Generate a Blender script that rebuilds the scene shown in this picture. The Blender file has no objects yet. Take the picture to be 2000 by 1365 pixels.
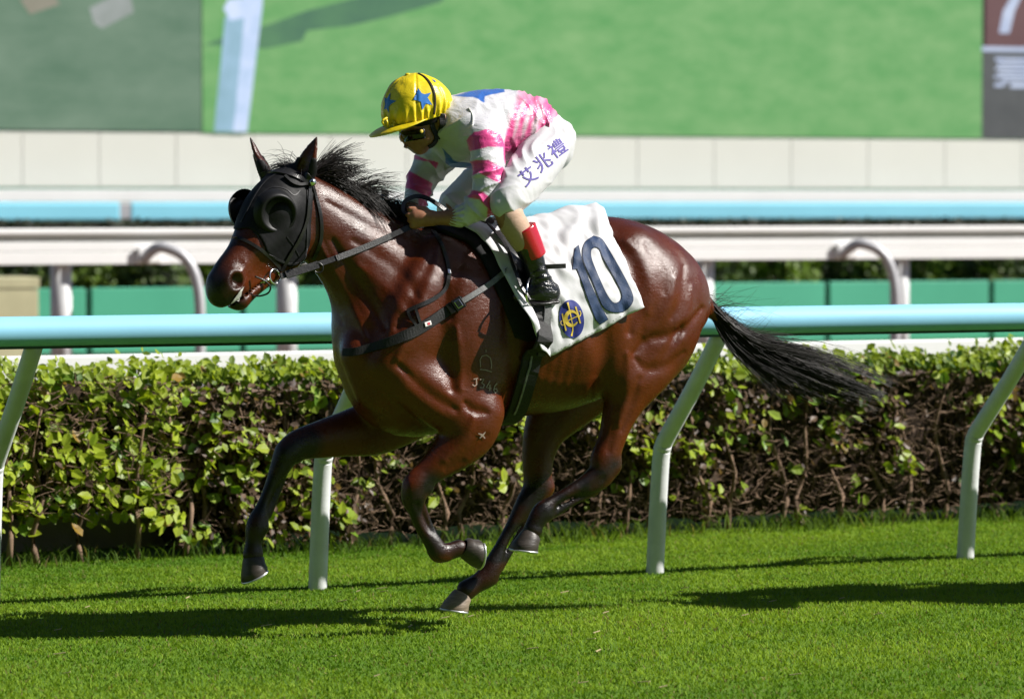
import bpy, math, random
import numpy as np
from mathutils import Vector, Matrix
from mathutils.bvhtree import BVHTree

SC = bpy.context.scene
COL = SC.collection
RNG = np.random.default_rng(7)
random.seed(7)

# ------------------------------------------------------------------ camera
F_PX, CXP, CYP, HOR, CAM_H = 7245.0, 1000.0, 682.5, 394.0, 1.67
PHI = math.atan((CYP - HOR) / F_PX)
cam_d = bpy.data.cameras.new("camera")
cam = bpy.data.objects.new("camera", cam_d)
COL.objects.link(cam)
cam_d.sensor_width = 36.0
cam_d.lens = 36.0 * F_PX / 2000.0
cam_d.clip_start, cam_d.clip_end = 0.5, 3000.0
cam.location = (0, 0, CAM_H)
cam.rotation_euler = (math.radians(90) - PHI, 0, 0)
cam_d.dof.use_dof = True
cam_d.dof.focus_distance = 14.4
cam_d.dof.aperture_fstop = 3.2
SC.camera = cam

# ------------------------------------------------------------------ light
SUN_EL, SUN_AZ = math.radians(39.0), math.radians(-4.0)     # azimuth: from +X (right), negative = camera side
sun_dir = Vector((math.cos(SUN_EL) * math.cos(SUN_AZ), math.cos(SUN_EL) * math.sin(SUN_AZ), math.sin(SUN_EL)))
world = bpy.data.worlds.new("World")
SC.world = world
world.use_nodes = True
wn = world.node_tree.nodes
bg = wn["Background"]
sky = wn.new("ShaderNodeTexSky")
sky.sky_type = 'NISHITA'
sky.sun_disc = False
sky.sun_elevation = SUN_EL
sky.sun_rotation = math.atan2(sun_dir.x, sun_dir.y)
sky.air_density, sky.dust_density, sky.ozone_density = 0.7, 0.3, 1.0
world.node_tree.links.new(sky.outputs[0], bg.inputs[0])
bg.inputs[1].default_value = 0.05
sl = bpy.data.lights.new("sun", 'SUN')
sl.energy = 5.0
sl.angle = math.radians(0.5)
sl.color = (1.0, 0.955, 0.89)
sun = bpy.data.objects.new("sun", sl)
COL.objects.link(sun)
sun.rotation_euler = (-sun_dir).to_track_quat('-Z', 'Y').to_euler()
sun.location = (8, -3, 9)
cy = SC.cycles
cy.max_bounces, cy.diffuse_bounces, cy.glossy_bounces, cy.transmission_bounces, cy.transparent_max_bounces = 5, 2, 3, 3, 4
vs = SC.view_settings
vs.view_transform, vs.look, vs.gamma, vs.use_curve_mapping = 'Standard', 'None', 1.0, False
vs.exposure = 0.7

# ------------------------------------------------------------------ pixel <-> place helpers
R_ = np.array([1.0, 0, 0]); U_ = np.array([0, math.sin(PHI), math.cos(PHI)]); D_ = np.array([0, math.cos(PHI), -math.sin(PHI)])
CAM = np.array([0, 0, CAM_H])

def ray(px, py):
    return D_ + R_ * ((px - CXP) / F_PX) - U_ * ((py - CYP) / F_PX)

def at(px, py, Y):
    r = ray(px, py)
    return CAM + r * (Y / r[1])

def on_ground(px, py, z=0.0):
    r = ray(px, py)
    return CAM + r * ((z - CAM_H) / r[2])

# the horse's own frame: u forward, w towards its near (left) side, z up
YAW = math.radians(27.0)
HO = on_ground(1000, 1226)
HF = np.array([-math.cos(YAW), -math.sin(YAW), 0]); HL = np.array([math.sin(YAW), -math.cos(YAW), 0])
HROT = math.pi + YAW

def HP(px, py, w=0.0):
    """pixel -> (u, w, z) on the plane w beside the horse's mid plane"""
    r = ray(px, py)
    t = (w - np.dot(CAM - HO, HL)) / np.dot(r, HL)
    p = CAM + r * t - HO
    return np.array([np.dot(p, HF), w, p[2]])

def to_local(p):
    p = np.asarray(p) - HO
    return np.array([p @ HF, p @ HL, p[2]])

CAM_L = to_local(CAM)
def ray_l(px, py):
    r = ray(px, py)
    v = np.array([r @ HF, r @ HL, r[2]])
    return v / np.linalg.norm(v)

def project_l(P):
    """horse-frame points (N,3) -> photo pixels (N,2)"""
    P = np.asarray(P)
    W = HO + P[:, :1] * HF + P[:, 1:2] * HL + P[:, 2:3] * np.array([0, 0, 1.0]) - CAM
    x = W @ R_; y = W @ U_; z = W @ D_
    return np.stack([CXP + F_PX * x / z, CYP - F_PX * y / z], 1)

# ------------------------------------------------------------------ object helpers
def link(o, parent=None):
    COL.objects.link(o)
    if parent is not None:
        o.parent = parent
    return o

def tag(o, label=None, cat=None, group=None, kind=None):
    if label: o["label"] = label
    if cat: o["category"] = cat
    if group: o["group"] = group
    if kind: o["kind"] = kind
    return o

def empty(name, loc=(0, 0, 0), rz=0.0):
    o = bpy.data.objects.new(name, None)
    o.location = tuple(loc); o.rotation_euler = (0, 0, rz)
    o.empty_display_size = 0.1
    return link(o)

def mesh_np(name, V, faces, mat=None, parent=None, smooth=True, attrs=None, hframe=False):
    """one mesh object from numpy arrays; faces = array (M,k) or list of such arrays"""
    V = np.ascontiguousarray(V, dtype=np.float32)
    if isinstance(faces, np.ndarray): faces = [faces]
    faces = [np.asarray(f, dtype=np.int32) for f in faces if len(f)]
    me = bpy.data.meshes.new(name)
    me.vertices.add(len(V)); me.vertices.foreach_set("co", V.ravel())
    loops = np.concatenate([f.ravel() for f in faces])
    tot = np.concatenate([np.full(len(f), f.shape[1], np.int32) for f in faces])
    start = np.concatenate([[0], np.cumsum(tot)[:-1]]).astype(np.int32)
    me.loops.add(len(loops)); me.loops.foreach_set("vertex_index", loops)
    me.polygons.add(len(tot)); me.polygons.foreach_set("loop_start", start); me.polygons.foreach_set("loop_total", tot)
    me.update(calc_edges=True)
    me.polygons.foreach_set("use_smooth", np.full(len(tot), smooth, dtype=bool))
    if attrs:
        for k, a in attrs.items():
            a = np.asarray(a, dtype=np.float32)
            if a.ndim == 1:
                at_ = me.attributes.new(k, 'FLOAT', 'POINT'); at_.data.foreach_set("value", a)
            else:
                if a.shape[1] == 3: a = np.concatenate([a, np.ones((len(a), 1), np.float32)], 1)
                at_ = me.attributes.new(k, 'FLOAT_COLOR', 'POINT'); at_.data.foreach_set("color", np.ascontiguousarray(a).ravel())
    if mat is not None: me.materials.append(mat)
    me.validate()
    o = bpy.data.objects.new(name, me)
    if hframe:
        o.location = HO; o.rotation_euler = (0, 0, HROT)
    return link(o, parent)

class MB:
    """collects simple solids into one mesh"""
    def __init__(s): s.v = []; s.f = []; s.n = 0
    def add(s, V, F):
        V = np.asarray(V, float)
        s.v.append(V)
        for f in F: s.f.append([i + s.n for i in f])
        s.n += len(V); return s
    def box(s, lo, hi, bev=0.0):
        x0, y0, z0 = lo; x1, y1, z1 = hi
        V = [(x, y, z) for x in (x0, x1) for y in (y0, y1) for z in (z0, z1)]
        return s.add(V, [(0, 1, 3, 2), (4, 6, 7, 5), (0, 4, 5, 1), (2, 3, 7, 6), (0, 2, 6, 4), (1, 5, 7, 3)])
    def obox(s, c, ax, ay, az):
        c = np.asarray(c, float); ax, ay, az = map(lambda q: np.asarray(q, float), (ax, ay, az))
        V = [c + i * ax + j * ay + k * az for i in (-1, 1) for j in (-1, 1) for k in (-1, 1)]
        return s.add(V, [(0, 1, 3, 2), (4, 6, 7, 5), (0, 4, 5, 1), (2, 3, 7, 6), (0, 2, 6, 4), (1, 5, 7, 3)])
    def tube(s, pts, rad, n=12, up=(0, 0, 1), flat=1.0, cap=True, closed=False):
        pts = np.asarray(pts, float); m = len(pts)
        rad = np.broadcast_to(np.asarray(rad, float), (m,))
        T = np.gradient(pts, axis=0)
        if closed: T = np.roll(pts, -1, 0) - np.roll(pts, 1, 0)
        T /= np.linalg.norm(T, axis=1, keepdims=True) + 1e-12
        up = np.asarray(up, float)
        V = []
        for i in range(m):
            a = np.cross(T[i], up)
            if np.linalg.norm(a) < 1e-4: a = np.cross(T[i], (0.3, 1, 0.2))
            a /= np.linalg.norm(a); b = np.cross(a, T[i])
            for k in range(n):
                th = 2 * math.pi * k / n
                V.append(pts[i] + rad[i] * (math.cos(th) * a + flat * math.sin(th) * b))
        F = []
        for i in range(m if closed else m - 1):
            j = (i + 1) % m
            for k in range(n):
                F.append((i * n + k, i * n + (k + 1) % n, j * n + (k + 1) % n, j * n + k))
        if cap and not closed:
            F.append(tuple(range(n - 1, -1, -1))); F.append(tuple((m - 1) * n + k for k in range(n)))
        return s.add(V, F)
    def build(s, name, mat, parent=None, smooth=False, hframe=False, bevel=0.0):
        me = bpy.data.meshes.new(name)
        me.from_pydata(np.concatenate(s.v).tolist(), [], s.f)
        me.materials.append(mat)
        if smooth:
            me.polygons.foreach_set("use_smooth", np.ones(len(me.polygons), dtype=bool))
        me.update()
        o = bpy.data.objects.new(name, me)
        if hframe: o.location = HO; o.rotation_euler = (0, 0, HROT)
        link(o, parent)
        if bevel:
            bm_ = o.modifiers.new("bevel", 'BEVEL'); bm_.width = bevel; bm_.segments = 2; bm_.limit_method = 'ANGLE'
        return o

def crom(P, sub):
    """Catmull-Rom through the rows of P, sub pieces each"""
    P = np.asarray(P, float); n = len(P)
    if n < 3 or sub == 1:
        if sub == 1: return P
        return np.concatenate([P[:1]] + [P[i] + (P[i + 1] - P[i]) * np.linspace(0, 1, sub + 1)[1:, None] for i in range(n - 1)])
    E = np.concatenate([[2 * P[0] - P[1]], P, [2 * P[-1] - P[-2]]])
    out = [P[0]]
    for i in range(n - 1):
        p0, p1, p2, p3 = E[i], E[i + 1], E[i + 2], E[i + 3]
        for t in np.linspace(0, 1, sub + 1)[1:]:
            out.append(0.5 * (2 * p1 + (p2 - p0) * t + (2 * p0 - 5 * p1 + 4 * p2 - p3) * t * t + (3 * p1 - p0 - 3 * p2 + p3) * t ** 3))
    return np.array(out)

# ------------------------------------------------------------------ materials
def mat(name, col=(0.5, 0.5, 0.5), rough=0.6, spec=0.5, metal=0.0, **kw):
    m = bpy.data.materials.new(name); m.use_nodes = True
    b = m.node_tree.nodes["Principled BSDF"]
    b.inputs["Base Color"].default_value = (*col, 1)
    b.inputs["Roughness"].default_value = rough
    b.inputs["Specular IOR Level"].default_value = spec
    b.inputs["Metallic"].default_value = metal
    for k, v in kw.items(): b.inputs[k.replace("_", " ")].default_value = v
    return m

def N(m, typ, **kw):
    n = m.node_tree.nodes.new(typ)
    for k, v in kw.items():
        if hasattr(n, k): setattr(n, k, v)
        else: n.inputs[k].default_value = v
    return n

def L(m, a, b): m.node_tree.links.new(a, b)
def BS(m): return m.node_tree.nodes["Principled BSDF"]

def ramp(m, fac, stops):
    r = N(m, "ShaderNodeValToRGB")
    e = r.color_ramp.elements
    while len(e) < len(stops): e.new(0.5)
    for k, (p, c) in enumerate(stops):
        e[k].position = p; e[k].color = (*c, 1) if len(c) == 3 else c
    if fac is not None: L(m, fac, r.inputs[0])
    return r

def noise(m, scale, detail=4, rough=0.55, vec=None, dist=0.0):
    n = N(m, "ShaderNodeTexNoise"); n.inputs["Scale"].default_value = scale
    n.inputs["Detail"].default_value = detail; n.inputs["Roughness"].default_value = rough; n.inputs["Distortion"].default_value = dist
    if vec is not None: L(m, vec, n.inputs["Vector"])
    return n

def coords(m, which="Object", scale=None):
    t = N(m, "ShaderNodeTexCoord")
    if scale is None: return t.outputs[which]
    mp = N(m, "ShaderNodeMapping"); mp.inputs["Scale"].default_value = scale
    L(m, t.outputs[which], mp.inputs[0]); return mp.outputs[0]

def bump(m, height, strength=0.3, dist=0.01, prev=None):
    b = N(m, "ShaderNodeBump"); b.inputs["Strength"].default_value = strength; b.inputs["Distance"].default_value = dist
    L(m, height, b.inputs["Height"])
    if prev is not None: L(m, prev, b.inputs["Normal"])
    L(m, b.outputs[0], BS(m).inputs["Normal"]); return b.outputs[0]

def mix(m, fac, a, b, blend='MIX'):
    x = N(m, "ShaderNodeMix"); x.data_type = 'RGBA'; x.blend_type = blend
    for s, v in ((0, fac), (6, a), (7, b)):
        if isinstance(v, (int, float)): x.inputs[s].default_value = v
        elif isinstance(v, tuple): x.inputs[s].default_value = (*v, 1)
        else: L(m, v, x.inputs[s])
    return x.outputs[2]

def mottled(name, col, var=0.15, scale=6.0, rough=0.5, spec=0.5, metal=0.0, bstr=0.0, bscale=60.0, stretch=None):
    """paint or cloth with slight uneven tone and surface"""
    m = mat(name, col, rough, spec, metal)
    v = coords(m, "Object", stretch)
    n = noise(m, scale, 5, 0.6, v)
    d = tuple(c * (1 - var) for c in col); l = tuple(min(1, c * (1 + var)) for c in col)
    L(m, ramp(m, n.outputs[0], [(0.3, d), (0.7, l)]).outputs[0], BS(m).inputs["Base Color"])
    rr = N(m, "ShaderNodeMapRange"); rr.inputs[3].default_value = rough * 0.8; rr.inputs[4].default_value = min(1, rough * 1.2)
    L(m, n.outputs[0], rr.inputs[0]); L(m, rr.outputs[0], BS(m).inputs["Roughness"])
    if bstr:
        bump(m, noise(m, bscale, 3, 0.5, v).outputs[0], bstr, 0.005)
    return m
# ------------------------------------------------------------------ sculpting: smooth unions on a grid, then surface nets
class Field:
    def __init__(s, lo, hi, h):
        s.lo = np.asarray(lo, np.float32); s.h = h
        s.n = np.ceil((np.asarray(hi) - np.asarray(lo)) / h).astype(int) + 1
        s.ax = [(s.lo[i] + h * np.arange(s.n[i])).astype(np.float32) for i in range(3)]
        s.D = np.full(tuple(s.n), 1.0, np.float32)
    def sl(s, lo, hi):
        a = np.clip(np.floor((np.asarray(lo) - s.lo) / s.h).astype(int), 0, s.n - 1)
        b = np.clip(np.ceil((np.asarray(hi) - s.lo) / s.h).astype(int) + 1, 1, s.n)
        return tuple(slice(int(a[i]), int(max(b[i], a[i] + 1))) for i in range(3))
    def grid(s, S):
        return np.meshgrid(*[s.ax[i][S[i]] for i in range(3)], indexing='ij', sparse=True)

def seg_dist(X, Y, Z, p0, p1, a0, a1, b0, b1, lat):
    d = p1 - p0; Ls = np.linalg.norm(d)
    if Ls < 1e-6: d = np.array([1e-5, 0, 0]); Ls = 1e-5
    e = d / Ls
    l = np.asarray(lat, float) - np.dot(lat, e) * e; l /= np.linalg.norm(l)
    n = np.cross(e, l)
    vx, vy, vz = X - np.float32(p0[0]), Y - np.float32(p0[1]), Z - np.float32(p0[2])
    e, l, n = e.astype(np.float32), l.astype(np.float32), n.astype(np.float32)
    ve = vx * e[0] + vy * e[1] + vz * e[2]
    vl = vx * l[0] + vy * l[1] + vz * l[2]
    vn = vx * n[0] + vy * n[1] + vz * n[2]
    t = np.clip(ve / np.float32(Ls), 0, 1)
    a = np.float32(a0) + np.float32(a1 - a0) * t; b = np.float32(b0) + np.float32(b1 - b0) * t
    r = ve - t * np.float32(Ls)
    c = (a + b) * np.float32(0.5)
    q0 = (vn / a) ** 2 + (vl / b) ** 2 + (r / c) ** 2
    q1 = (vn / (a * a)) ** 2 + (vl / (b * b)) ** 2 + (r / (c * c)) ** 2
    k0 = np.sqrt(q0) + np.float32(1e-6); k1 = np.sqrt(q1) + np.float32(1e-6)
    return k0 * (k0 - 1) / k1

def smin(a, b, k):
    if k <= 0: return np.minimum(a, b)
    h = np.maximum(np.float32(k) - np.abs(a - b), 0) / np.float32(k)
    return np.minimum(a, b) - h * h * np.float32(k * 0.25)

def chain(f, pts, k=0.02, sub=3, lat=(0, 1, 0), mode='add', grow=0.0):
    """pts rows (x, y, z, a, b): half thickness a in the plane of travel, b along lat"""
    P = crom(np.asarray(pts, float), sub)
    P[:, 3:] = np.maximum(P[:, 3:] + grow, 0.002)
    M = P[:, 3:].max() + k + 0.03
    S = f.sl(P[:, :3].min(0) - M, P[:, :3].max(0) + M)
    shape = tuple(x.stop - x.start for x in S)
    T = np.full(shape, 1.0, np.float32)
    for i in range(max(len(P) - 1, 1)):
        p, q = P[i], P[min(i + 1, len(P) - 1)]
        m = max(p[3], p[4], q[3], q[4]) + k + 0.03
        s2 = f.sl(np.minimum(p[:3], q[:3]) - m, np.maximum(p[:3], q[:3]) + m)
        X, Y, Z = f.grid(s2)
        d = seg_dist(X, Y, Z, p[:3], q[:3], p[3], q[3], p[4], q[4], lat)
        loc = tuple(slice(s2[j].start - S[j].start, s2[j].stop - S[j].start) for j in range(3))
        T[loc] = np.minimum(T[loc], d)
    if mode == 'add': f.D[S] = smin(f.D[S], T, k)
    elif mode == 'sub': f.D[S] = -smin(-f.D[S], T, k)
    return f

def ball(f, c, r, k=0.02, mode='add'):
    r = np.broadcast_to(np.asarray(r, float), (3,)); c = np.asarray(c, float)
    S = f.sl(c - r - k - 0.03, c + r + k + 0.03)
    X, Y, Z = f.grid(S)
    q0 = np.sqrt(((X - c[0]) / r[0]) ** 2 + ((Y - c[1]) / r[1]) ** 2 + ((Z - c[2]) / r[2]) ** 2) + 1e-6
    q1 = np.sqrt(((X - c[0]) / r[0] ** 2) ** 2 + ((Y - c[1]) / r[1] ** 2) ** 2 + ((Z - c[2]) / r[2] ** 2) ** 2) + 1e-6
    d = (q0 * (q0 - 1) / q1).astype(np.float32)
    f.D[S] = smin(f.D[S], d, k) if mode == 'add' else -smin(-f.D[S], d, k)

def nets(D, lo, h):
    s = D < 0
    nx, ny, nz = D.shape
    cs = np.zeros((nx - 1, ny - 1, nz - 1), np.int8)
    for dx in (0, 1):
        for dy in (0, 1):
            for dz in (0, 1):
                cs += s[dx:nx - 1 + dx, dy:ny - 1 + dy, dz:nz - 1 + dz]
    act = np.argwhere((cs > 0) & (cs < 8))
    I, J, K = act.T
    pos = np.zeros((len(act), 3), np.float32); cnt = np.zeros(len(act), np.float32)
    corner = {}
    for dx in (0, 1):
        for dy in (0, 1):
            for dz in (0, 1): corner[dx, dy, dz] = D[I + dx, J + dy, K + dz]
    for a in corner:
        for axis in range(3):
            if a[axis] == 0:
                b = list(a); b[axis] = 1; b = tuple(b)
                va, vb = corner[a], corner[b]
                m = (va < 0) != (vb < 0)
                t = va / np.where(m, va - vb, 1)
                p = np.tile(np.array(a, np.float32), (len(act), 1)); p[:, axis] = t
                pos += p * m[:, None]; cnt += m
    V = (act + pos / cnt[:, None]) * h + lo
    idx = np.full(cs.shape, -1, np.int32); idx[I, J, K] = np.arange(len(act))
    quads = []
    for axis in range(3):
        o = [1, 1, 1]; o[axis] = 0
        A = s[:-1] if axis == 0 else (s[:, :-1] if axis == 1 else s[:, :, :-1])
        B = s[1:] if axis == 0 else (s[:, 1:] if axis == 1 else s[:, :, 1:])
        E = np.argwhere(A != B)
        lim = np.array(cs.shape)
        ok = np.ones(len(E), bool)
        for ax in range(3):
            if ax != axis: ok &= (E[:, ax] >= 1) & (E[:, ax] < lim[ax])
        E = E[ok]
        inside = A[E[:, 0], E[:, 1], E[:, 2]]
        b, c = [(1, 2), (2, 0), (0, 1)][axis]
        def ix(db, dc):
            q = E.copy(); q[:, b] += db; q[:, c] += dc
            return idx[q[:, 0], q[:, 1], q[:, 2]]
        Q = np.stack([ix(-1, -1), ix(0, -1), ix(0, 0), ix(-1, 0)], 1)
        Q[~inside] = Q[~inside][:, ::-1]
        quads.append(Q)
    Q = np.concatenate(quads)
    Q = Q[(Q >= 0).all(1)]
    return V.astype(np.float32), Q

def vnormals(V, Q):
    n = np.cross(V[Q[:, 2]] - V[Q[:, 0]], V[Q[:, 3]] - V[Q[:, 1]])
    out = np.zeros_like(V)
    for k in range(4): np.add.at(out, Q[:, k], n)
    return out / (np.linalg.norm(out, axis=1, keepdims=True) + 1e-12)

def relax(V, Q, it=1, lam=0.5):
    for _ in range(it):
        acc = np.zeros_like(V); cnt = np.zeros(len(V), np.float32)
        for a in range(4):
            b = (a + 1) % 4
            np.add.at(acc, Q[:, a], V[Q[:, b]]); np.add.at(cnt, Q[:, a], 1)
            np.add.at(acc, Q[:, b], V[Q[:, a]]); np.add.at(cnt, Q[:, b], 1)
        V = V + lam * (acc / np.maximum(cnt, 1)[:, None] - V)
    return V

def bvh_of(V, Q): return BVHTree.FromPolygons(V.astype(float).tolist(), Q.tolist())

def vnoise(P, scale, seed=0):
    """cheap smooth 3-D value noise in about -1..1"""
    P = np.asarray(P, np.float64) * scale + seed * 17.37
    i = np.floor(P).astype(np.int64); f = P - i; f = f * f * (3 - 2 * f)
    def hsh(a, b, c):
        q = (a * 374761393 + b * 668265263 + c * 2147483647 + seed * 974711) & 0xffffffff
        q = ((q ^ (q >> 13)) * 1274126177) & 0xffffffff
        return ((q ^ (q >> 16)) & 0xffff) / 32767.5 - 1
    r = 0
    for dx in (0, 1):
        for dy in (0, 1):
            for dz in (0, 1):
                wgt = (f[:, 0] if dx else 1 - f[:, 0]) * (f[:, 1] if dy else 1 - f[:, 1]) * (f[:, 2] if dz else 1 - f[:, 2])
                r = r + wgt * hsh(i[:, 0] + dx, i[:, 1] + dy, i[:, 2] + dz)
    return r

PPM = 494.0                      # photo pixels per metre at the horse
def H(px, py, w, a, b):
    """station on the horse: pixel, side offset (m), half thickness a (px), half width b (m)"""
    p = HP(px, py, w)
    return (p[0], p[1], p[2], a / PPM, b)
# ================================================================== the setting
m_turf = mat("turf_soil", (.05, .10, .02), .9, .2)
tv = coords(m_turf, "Object")
tn = noise(m_turf, .9, 5, .6, tv); tn2 = noise(m_turf, 22, 5, .7, tv)
tc = mix(m_turf, ramp(m_turf, tn.outputs[0], [(.35, (0, 0, 0)), (.65, (1, 1, 1))]).outputs[0], (.085, .180, .016), (.13, .235, .022))
tc = mix(m_turf, ramp(m_turf, tn2.outputs[0], [(.3, (0, 0, 0)), (.75, (1, 1, 1))]).outputs[0], (.075, .14, .014), tc)
L(m_turf, tc, BS(m_turf).inputs["Base Color"]); bump(m_turf, tn2.outputs[0], .3, .01)
ground = MB().add([(-900, -300, 0), (900, -300, 0), (900, 1500, 0), (-900, 1500, 0)], [(0, 1, 2, 3)]).build("ground", m_turf)
tag(ground, "mown green turf of the racecourse", "ground", kind="structure")

TR = math.radians(25.0)                                   # the rail and hedge run 25 degrees off the picture plane
TD = np.array([math.cos(TR), math.sin(TR), 0]); TN = np.array([math.sin(TR), -math.cos(TR), 0])   # along the rail / towards the track

# grass blades
def grass(name, n, xr, yr, keep, hgt, cols, wid=.0035):
    x = RNG.uniform(xr[0], xr[1], n); y = RNG.uniform(yr[0], yr[1], n)
    k = keep(x, y); x, y = x[k], y[k]; n = len(x)
    P = np.stack([x, y, np.zeros(n)], 1)
    PS = P @ np.array([[TD[0] * .45, TN[0], 0], [TD[1] * .45, TN[1], 0], [0, 0, 1.0]])
    patch = .8 * vnoise(PS, 1.3, 11) + .7 * vnoise(PS, 4.2, 12) + .5 * vnoise(PS, 13, 14)
    h = hgt * (.7 + .5 * RNG.random(n)) * (1 + .22 * patch)
    th = RNG.uniform(0, 2 * math.pi, n); ln = RNG.uniform(.3, 1.2, n) * h
    dx, dy = np.cos(th) * ln, np.sin(th) * ln
    a = RNG.uniform(0, math.pi, n); wx, wy = np.cos(a) * wid * RNG.uniform(.7, 1.4, n), np.sin(a) * wid * RNG.uniform(.7, 1.4, n)
    V = np.zeros((n, 5, 3))
    V[:, 0] = np.stack([x - wx, y - wy, np.zeros(n)], 1); V[:, 1] = np.stack([x + wx, y + wy, np.zeros(n)], 1)
    V[:, 2] = np.stack([x - wx * .8 + dx * .35, y - wy * .8 + dy * .35, h * .6], 1); V[:, 3] = np.stack([x + wx * .8 + dx * .35, y + wy * .8 + dy * .35, h * .6], 1)
    V[:, 4] = np.stack([x + dx, y + dy, h], 1)
    b = np.arange(n)[:, None] * 5
    q = b + np.array([[0, 1, 3, 2]]); t = b + np.array([[2, 3, 4]])
    c = np.clip(.5 + .58 * patch + RNG.normal(0, .2, n), 0, 1)
    dry = RNG.random(n) < .04 + .10 * np.clip(patch - .75, 0, 1)
    c0, c1 = np.array(cols[0]), np.array(cols[1])
    C = c0 + (c1 - c0) * c[:, None]; C[dry] = np.array((.27, .24, .09)) * RNG.uniform(.6, 1.1, (int(dry.sum()), 1))
    o = mesh_np(name, V.reshape(-1, 3), [q, t], m_blade, smooth=False, attrs={"tint": np.repeat(C, 5, 0)})
    return o

def leafy(name, rough=.5, spec=.35, trans=.35, attr="tint", col=None):
    m = mat(name, (.1, .2, .03), rough, spec)
    nt = m.node_tree
    if attr:
        a = N(m, "ShaderNodeAttribute", attribute_name=attr); c = a.outputs["Color"]
    else:
        c = ramp(m, noise(m, 30, 3, .5, coords(m)).outputs[0], [(.3, tuple(q * .8 for q in col)), (.7, tuple(min(1, q * 1.2) for q in col))]).outputs[0]
    L(m, c, BS(m).inputs["Base Color"])
    tr = N(m, "ShaderNodeBsdfTranslucent"); L(m, mix(m, 1.0, c, (1.0, 1.0, .45), 'MULTIPLY'), tr.inputs[0])
    mx = N(m, "ShaderNodeMixShader"); mx.inputs[0].default_value = trans
    L(m, BS(m).outputs[0], mx.inputs[1]); L(m, tr.outputs[0], mx.inputs[2])
    L(m, mx.outputs[0], nt.nodes["Material Output"].inputs[0])
    return m

m_blade = leafy("grass_blade", .7, .12, .42)
HB0, HB1 = on_ground(0, 1104), on_ground(2000, 1012)      # foot of the hedge, left and right
def hedge_front(x): return HB0[1] + (x - HB0[0]) * (HB1[1] - HB0[1]) / (HB1[0] - HB0[0])
g = grass("turf_grass", 420000, (-4.2, 4.2), (12.0, 20.0), lambda x, y: (y < hedge_front(x) + .05) & (np.abs(x) < .145 * y + .9), .0145, ((.100, .215, .015), (.260, .385, .038)), .0026)
tag(g, "short mown green racecourse turf under the horse", "grass", kind="stuff")
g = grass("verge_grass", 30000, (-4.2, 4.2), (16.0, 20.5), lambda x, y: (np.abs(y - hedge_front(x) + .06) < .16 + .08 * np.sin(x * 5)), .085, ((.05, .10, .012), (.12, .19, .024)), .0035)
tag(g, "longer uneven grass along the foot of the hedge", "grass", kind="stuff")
# dry clippings lying on the turf
cl = MB()
for i in range(34):
    p = on_ground(random.uniform(40, 1980), random.uniform(1150, 1350)); a = random.gauss(0, .5); l = random.uniform(.008, .024)
    cl.obox(p + np.array([0, 0, .016]), (l * math.cos(a), l * math.sin(a), .003), (-.003 * math.sin(a), .003 * math.cos(a), 0), (0, 0, .0015))
m_dry = mottled("dry_stalk", (.48, .40, .22), .2, 30, .8, .2)
tag(cl.build("dry_clippings", m_dry), "pale dry clippings scattered over the turf", "clippings", kind="stuff")

# ---- light blue running rail beside the horse
m_rail = mottled("blue_rail_plastic", (.27, .60, .82), .05, 2.0, .55, .4, bstr=.05, bscale=8)
m_post = mottled("post_paint", (.60, .61, .62), .09, 9, .5, .4, bstr=.15, bscale=70)
m_white = mottled("white_paint", (.88, .88, .87), .03, 1.5, .5, .4, bstr=.08, bscale=20)
m_grey = mottled("grey_metal", (.46, .46, .48), .08, 5, .45, .5, .2)
def rail_line(px, py, Y):
    return at(px, py, Y)
RM = at(1415, 627, 16.05)                                  # a point on the rail's axis
rail = empty("running_rail", (RM[0], RM[1], 0)); tag(rail, "light blue tubular running rail on bent white posts behind the horse", "rail")
r0, r1 = RM - TD * 8.5 - np.array([0, 0, .0]), RM + TD * 9.0
tp = [r0 + (r1 - r0) * t for t in np.linspace(0, 1, 60)]
o = MB().tube(np.array(tp) - np.array([RM[0], RM[1], 0]), .061, 28, flat=1.0).build("rail_tube", m_rail, rail, smooth=True)
m_undershade = mottled("rail_underside_shade", (.02, .06, .05), .1, 4, .5)
o = MB().obox((RM - np.array([RM[0], RM[1], 0])) + TD * .25 + np.array([0, 0, -.062]), TD * 8.75, TN * .02, (0, 0, .006)).build("rail_shade_strip", m_undershade, rail)  # added dark strip that paints the shade along the tube's underside
base0 = on_ground(1278, 1120); base0[2] = 0
PSP = np.linalg.norm((on_ground(1895, 1090) - on_ground(630, 1149))[:2]) / 2
for i in range(-5, 6):
    B = base0 + TD * (PSP * i + (.17 if i < -1 else 0))
    off = np.dot(RM - B, TN)
    path = crom([B + np.array([0, 0, -.05]), B + TN * .035 + np.array([0, 0, .30]), B + TN * .065 + np.array([0, 0, .53]),
                 B + TN * .085 + np.array([0, 0, .58]), B + TN * .125 + np.array([0, 0, .625]), B + TN * (off * .6) + np.array([0, 0, .86]), B + TN * (off - .005) + np.array([0, 0, RM[2] - .045])], 5)
    mb = MB().tube(path - np.array([RM[0], RM[1], 0]), np.linspace(.041, .037, len(path)), 14, up=TD)
    mb.build("post", m_post, rail, smooth=True)

# ---- hedges
LEAF = np.array([(0, 0, 0), (.26, .30, .03), (.34, .68, .02), (0, 1.0, -.08), (-.34, .68, .02), (-.26, .30, .03), (0, .34, -.05), (0, .7, -.06)], float)
LEAF[:, 1] -= .45
LEAFQ = np.array([(0, 1, 6, 6), (1, 2, 7, 6), (2, 3, 7, 7), (0, 6, 5, 5), (6, 7, 4, 5), (7, 3, 4, 4)])
LEAFT = np.array([(0, 1, 6), (1, 2, 7), (1, 7, 6), (2, 3, 7), (0, 6, 5), (6, 7, 4), (6, 4, 5), (7, 3, 4)])

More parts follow.
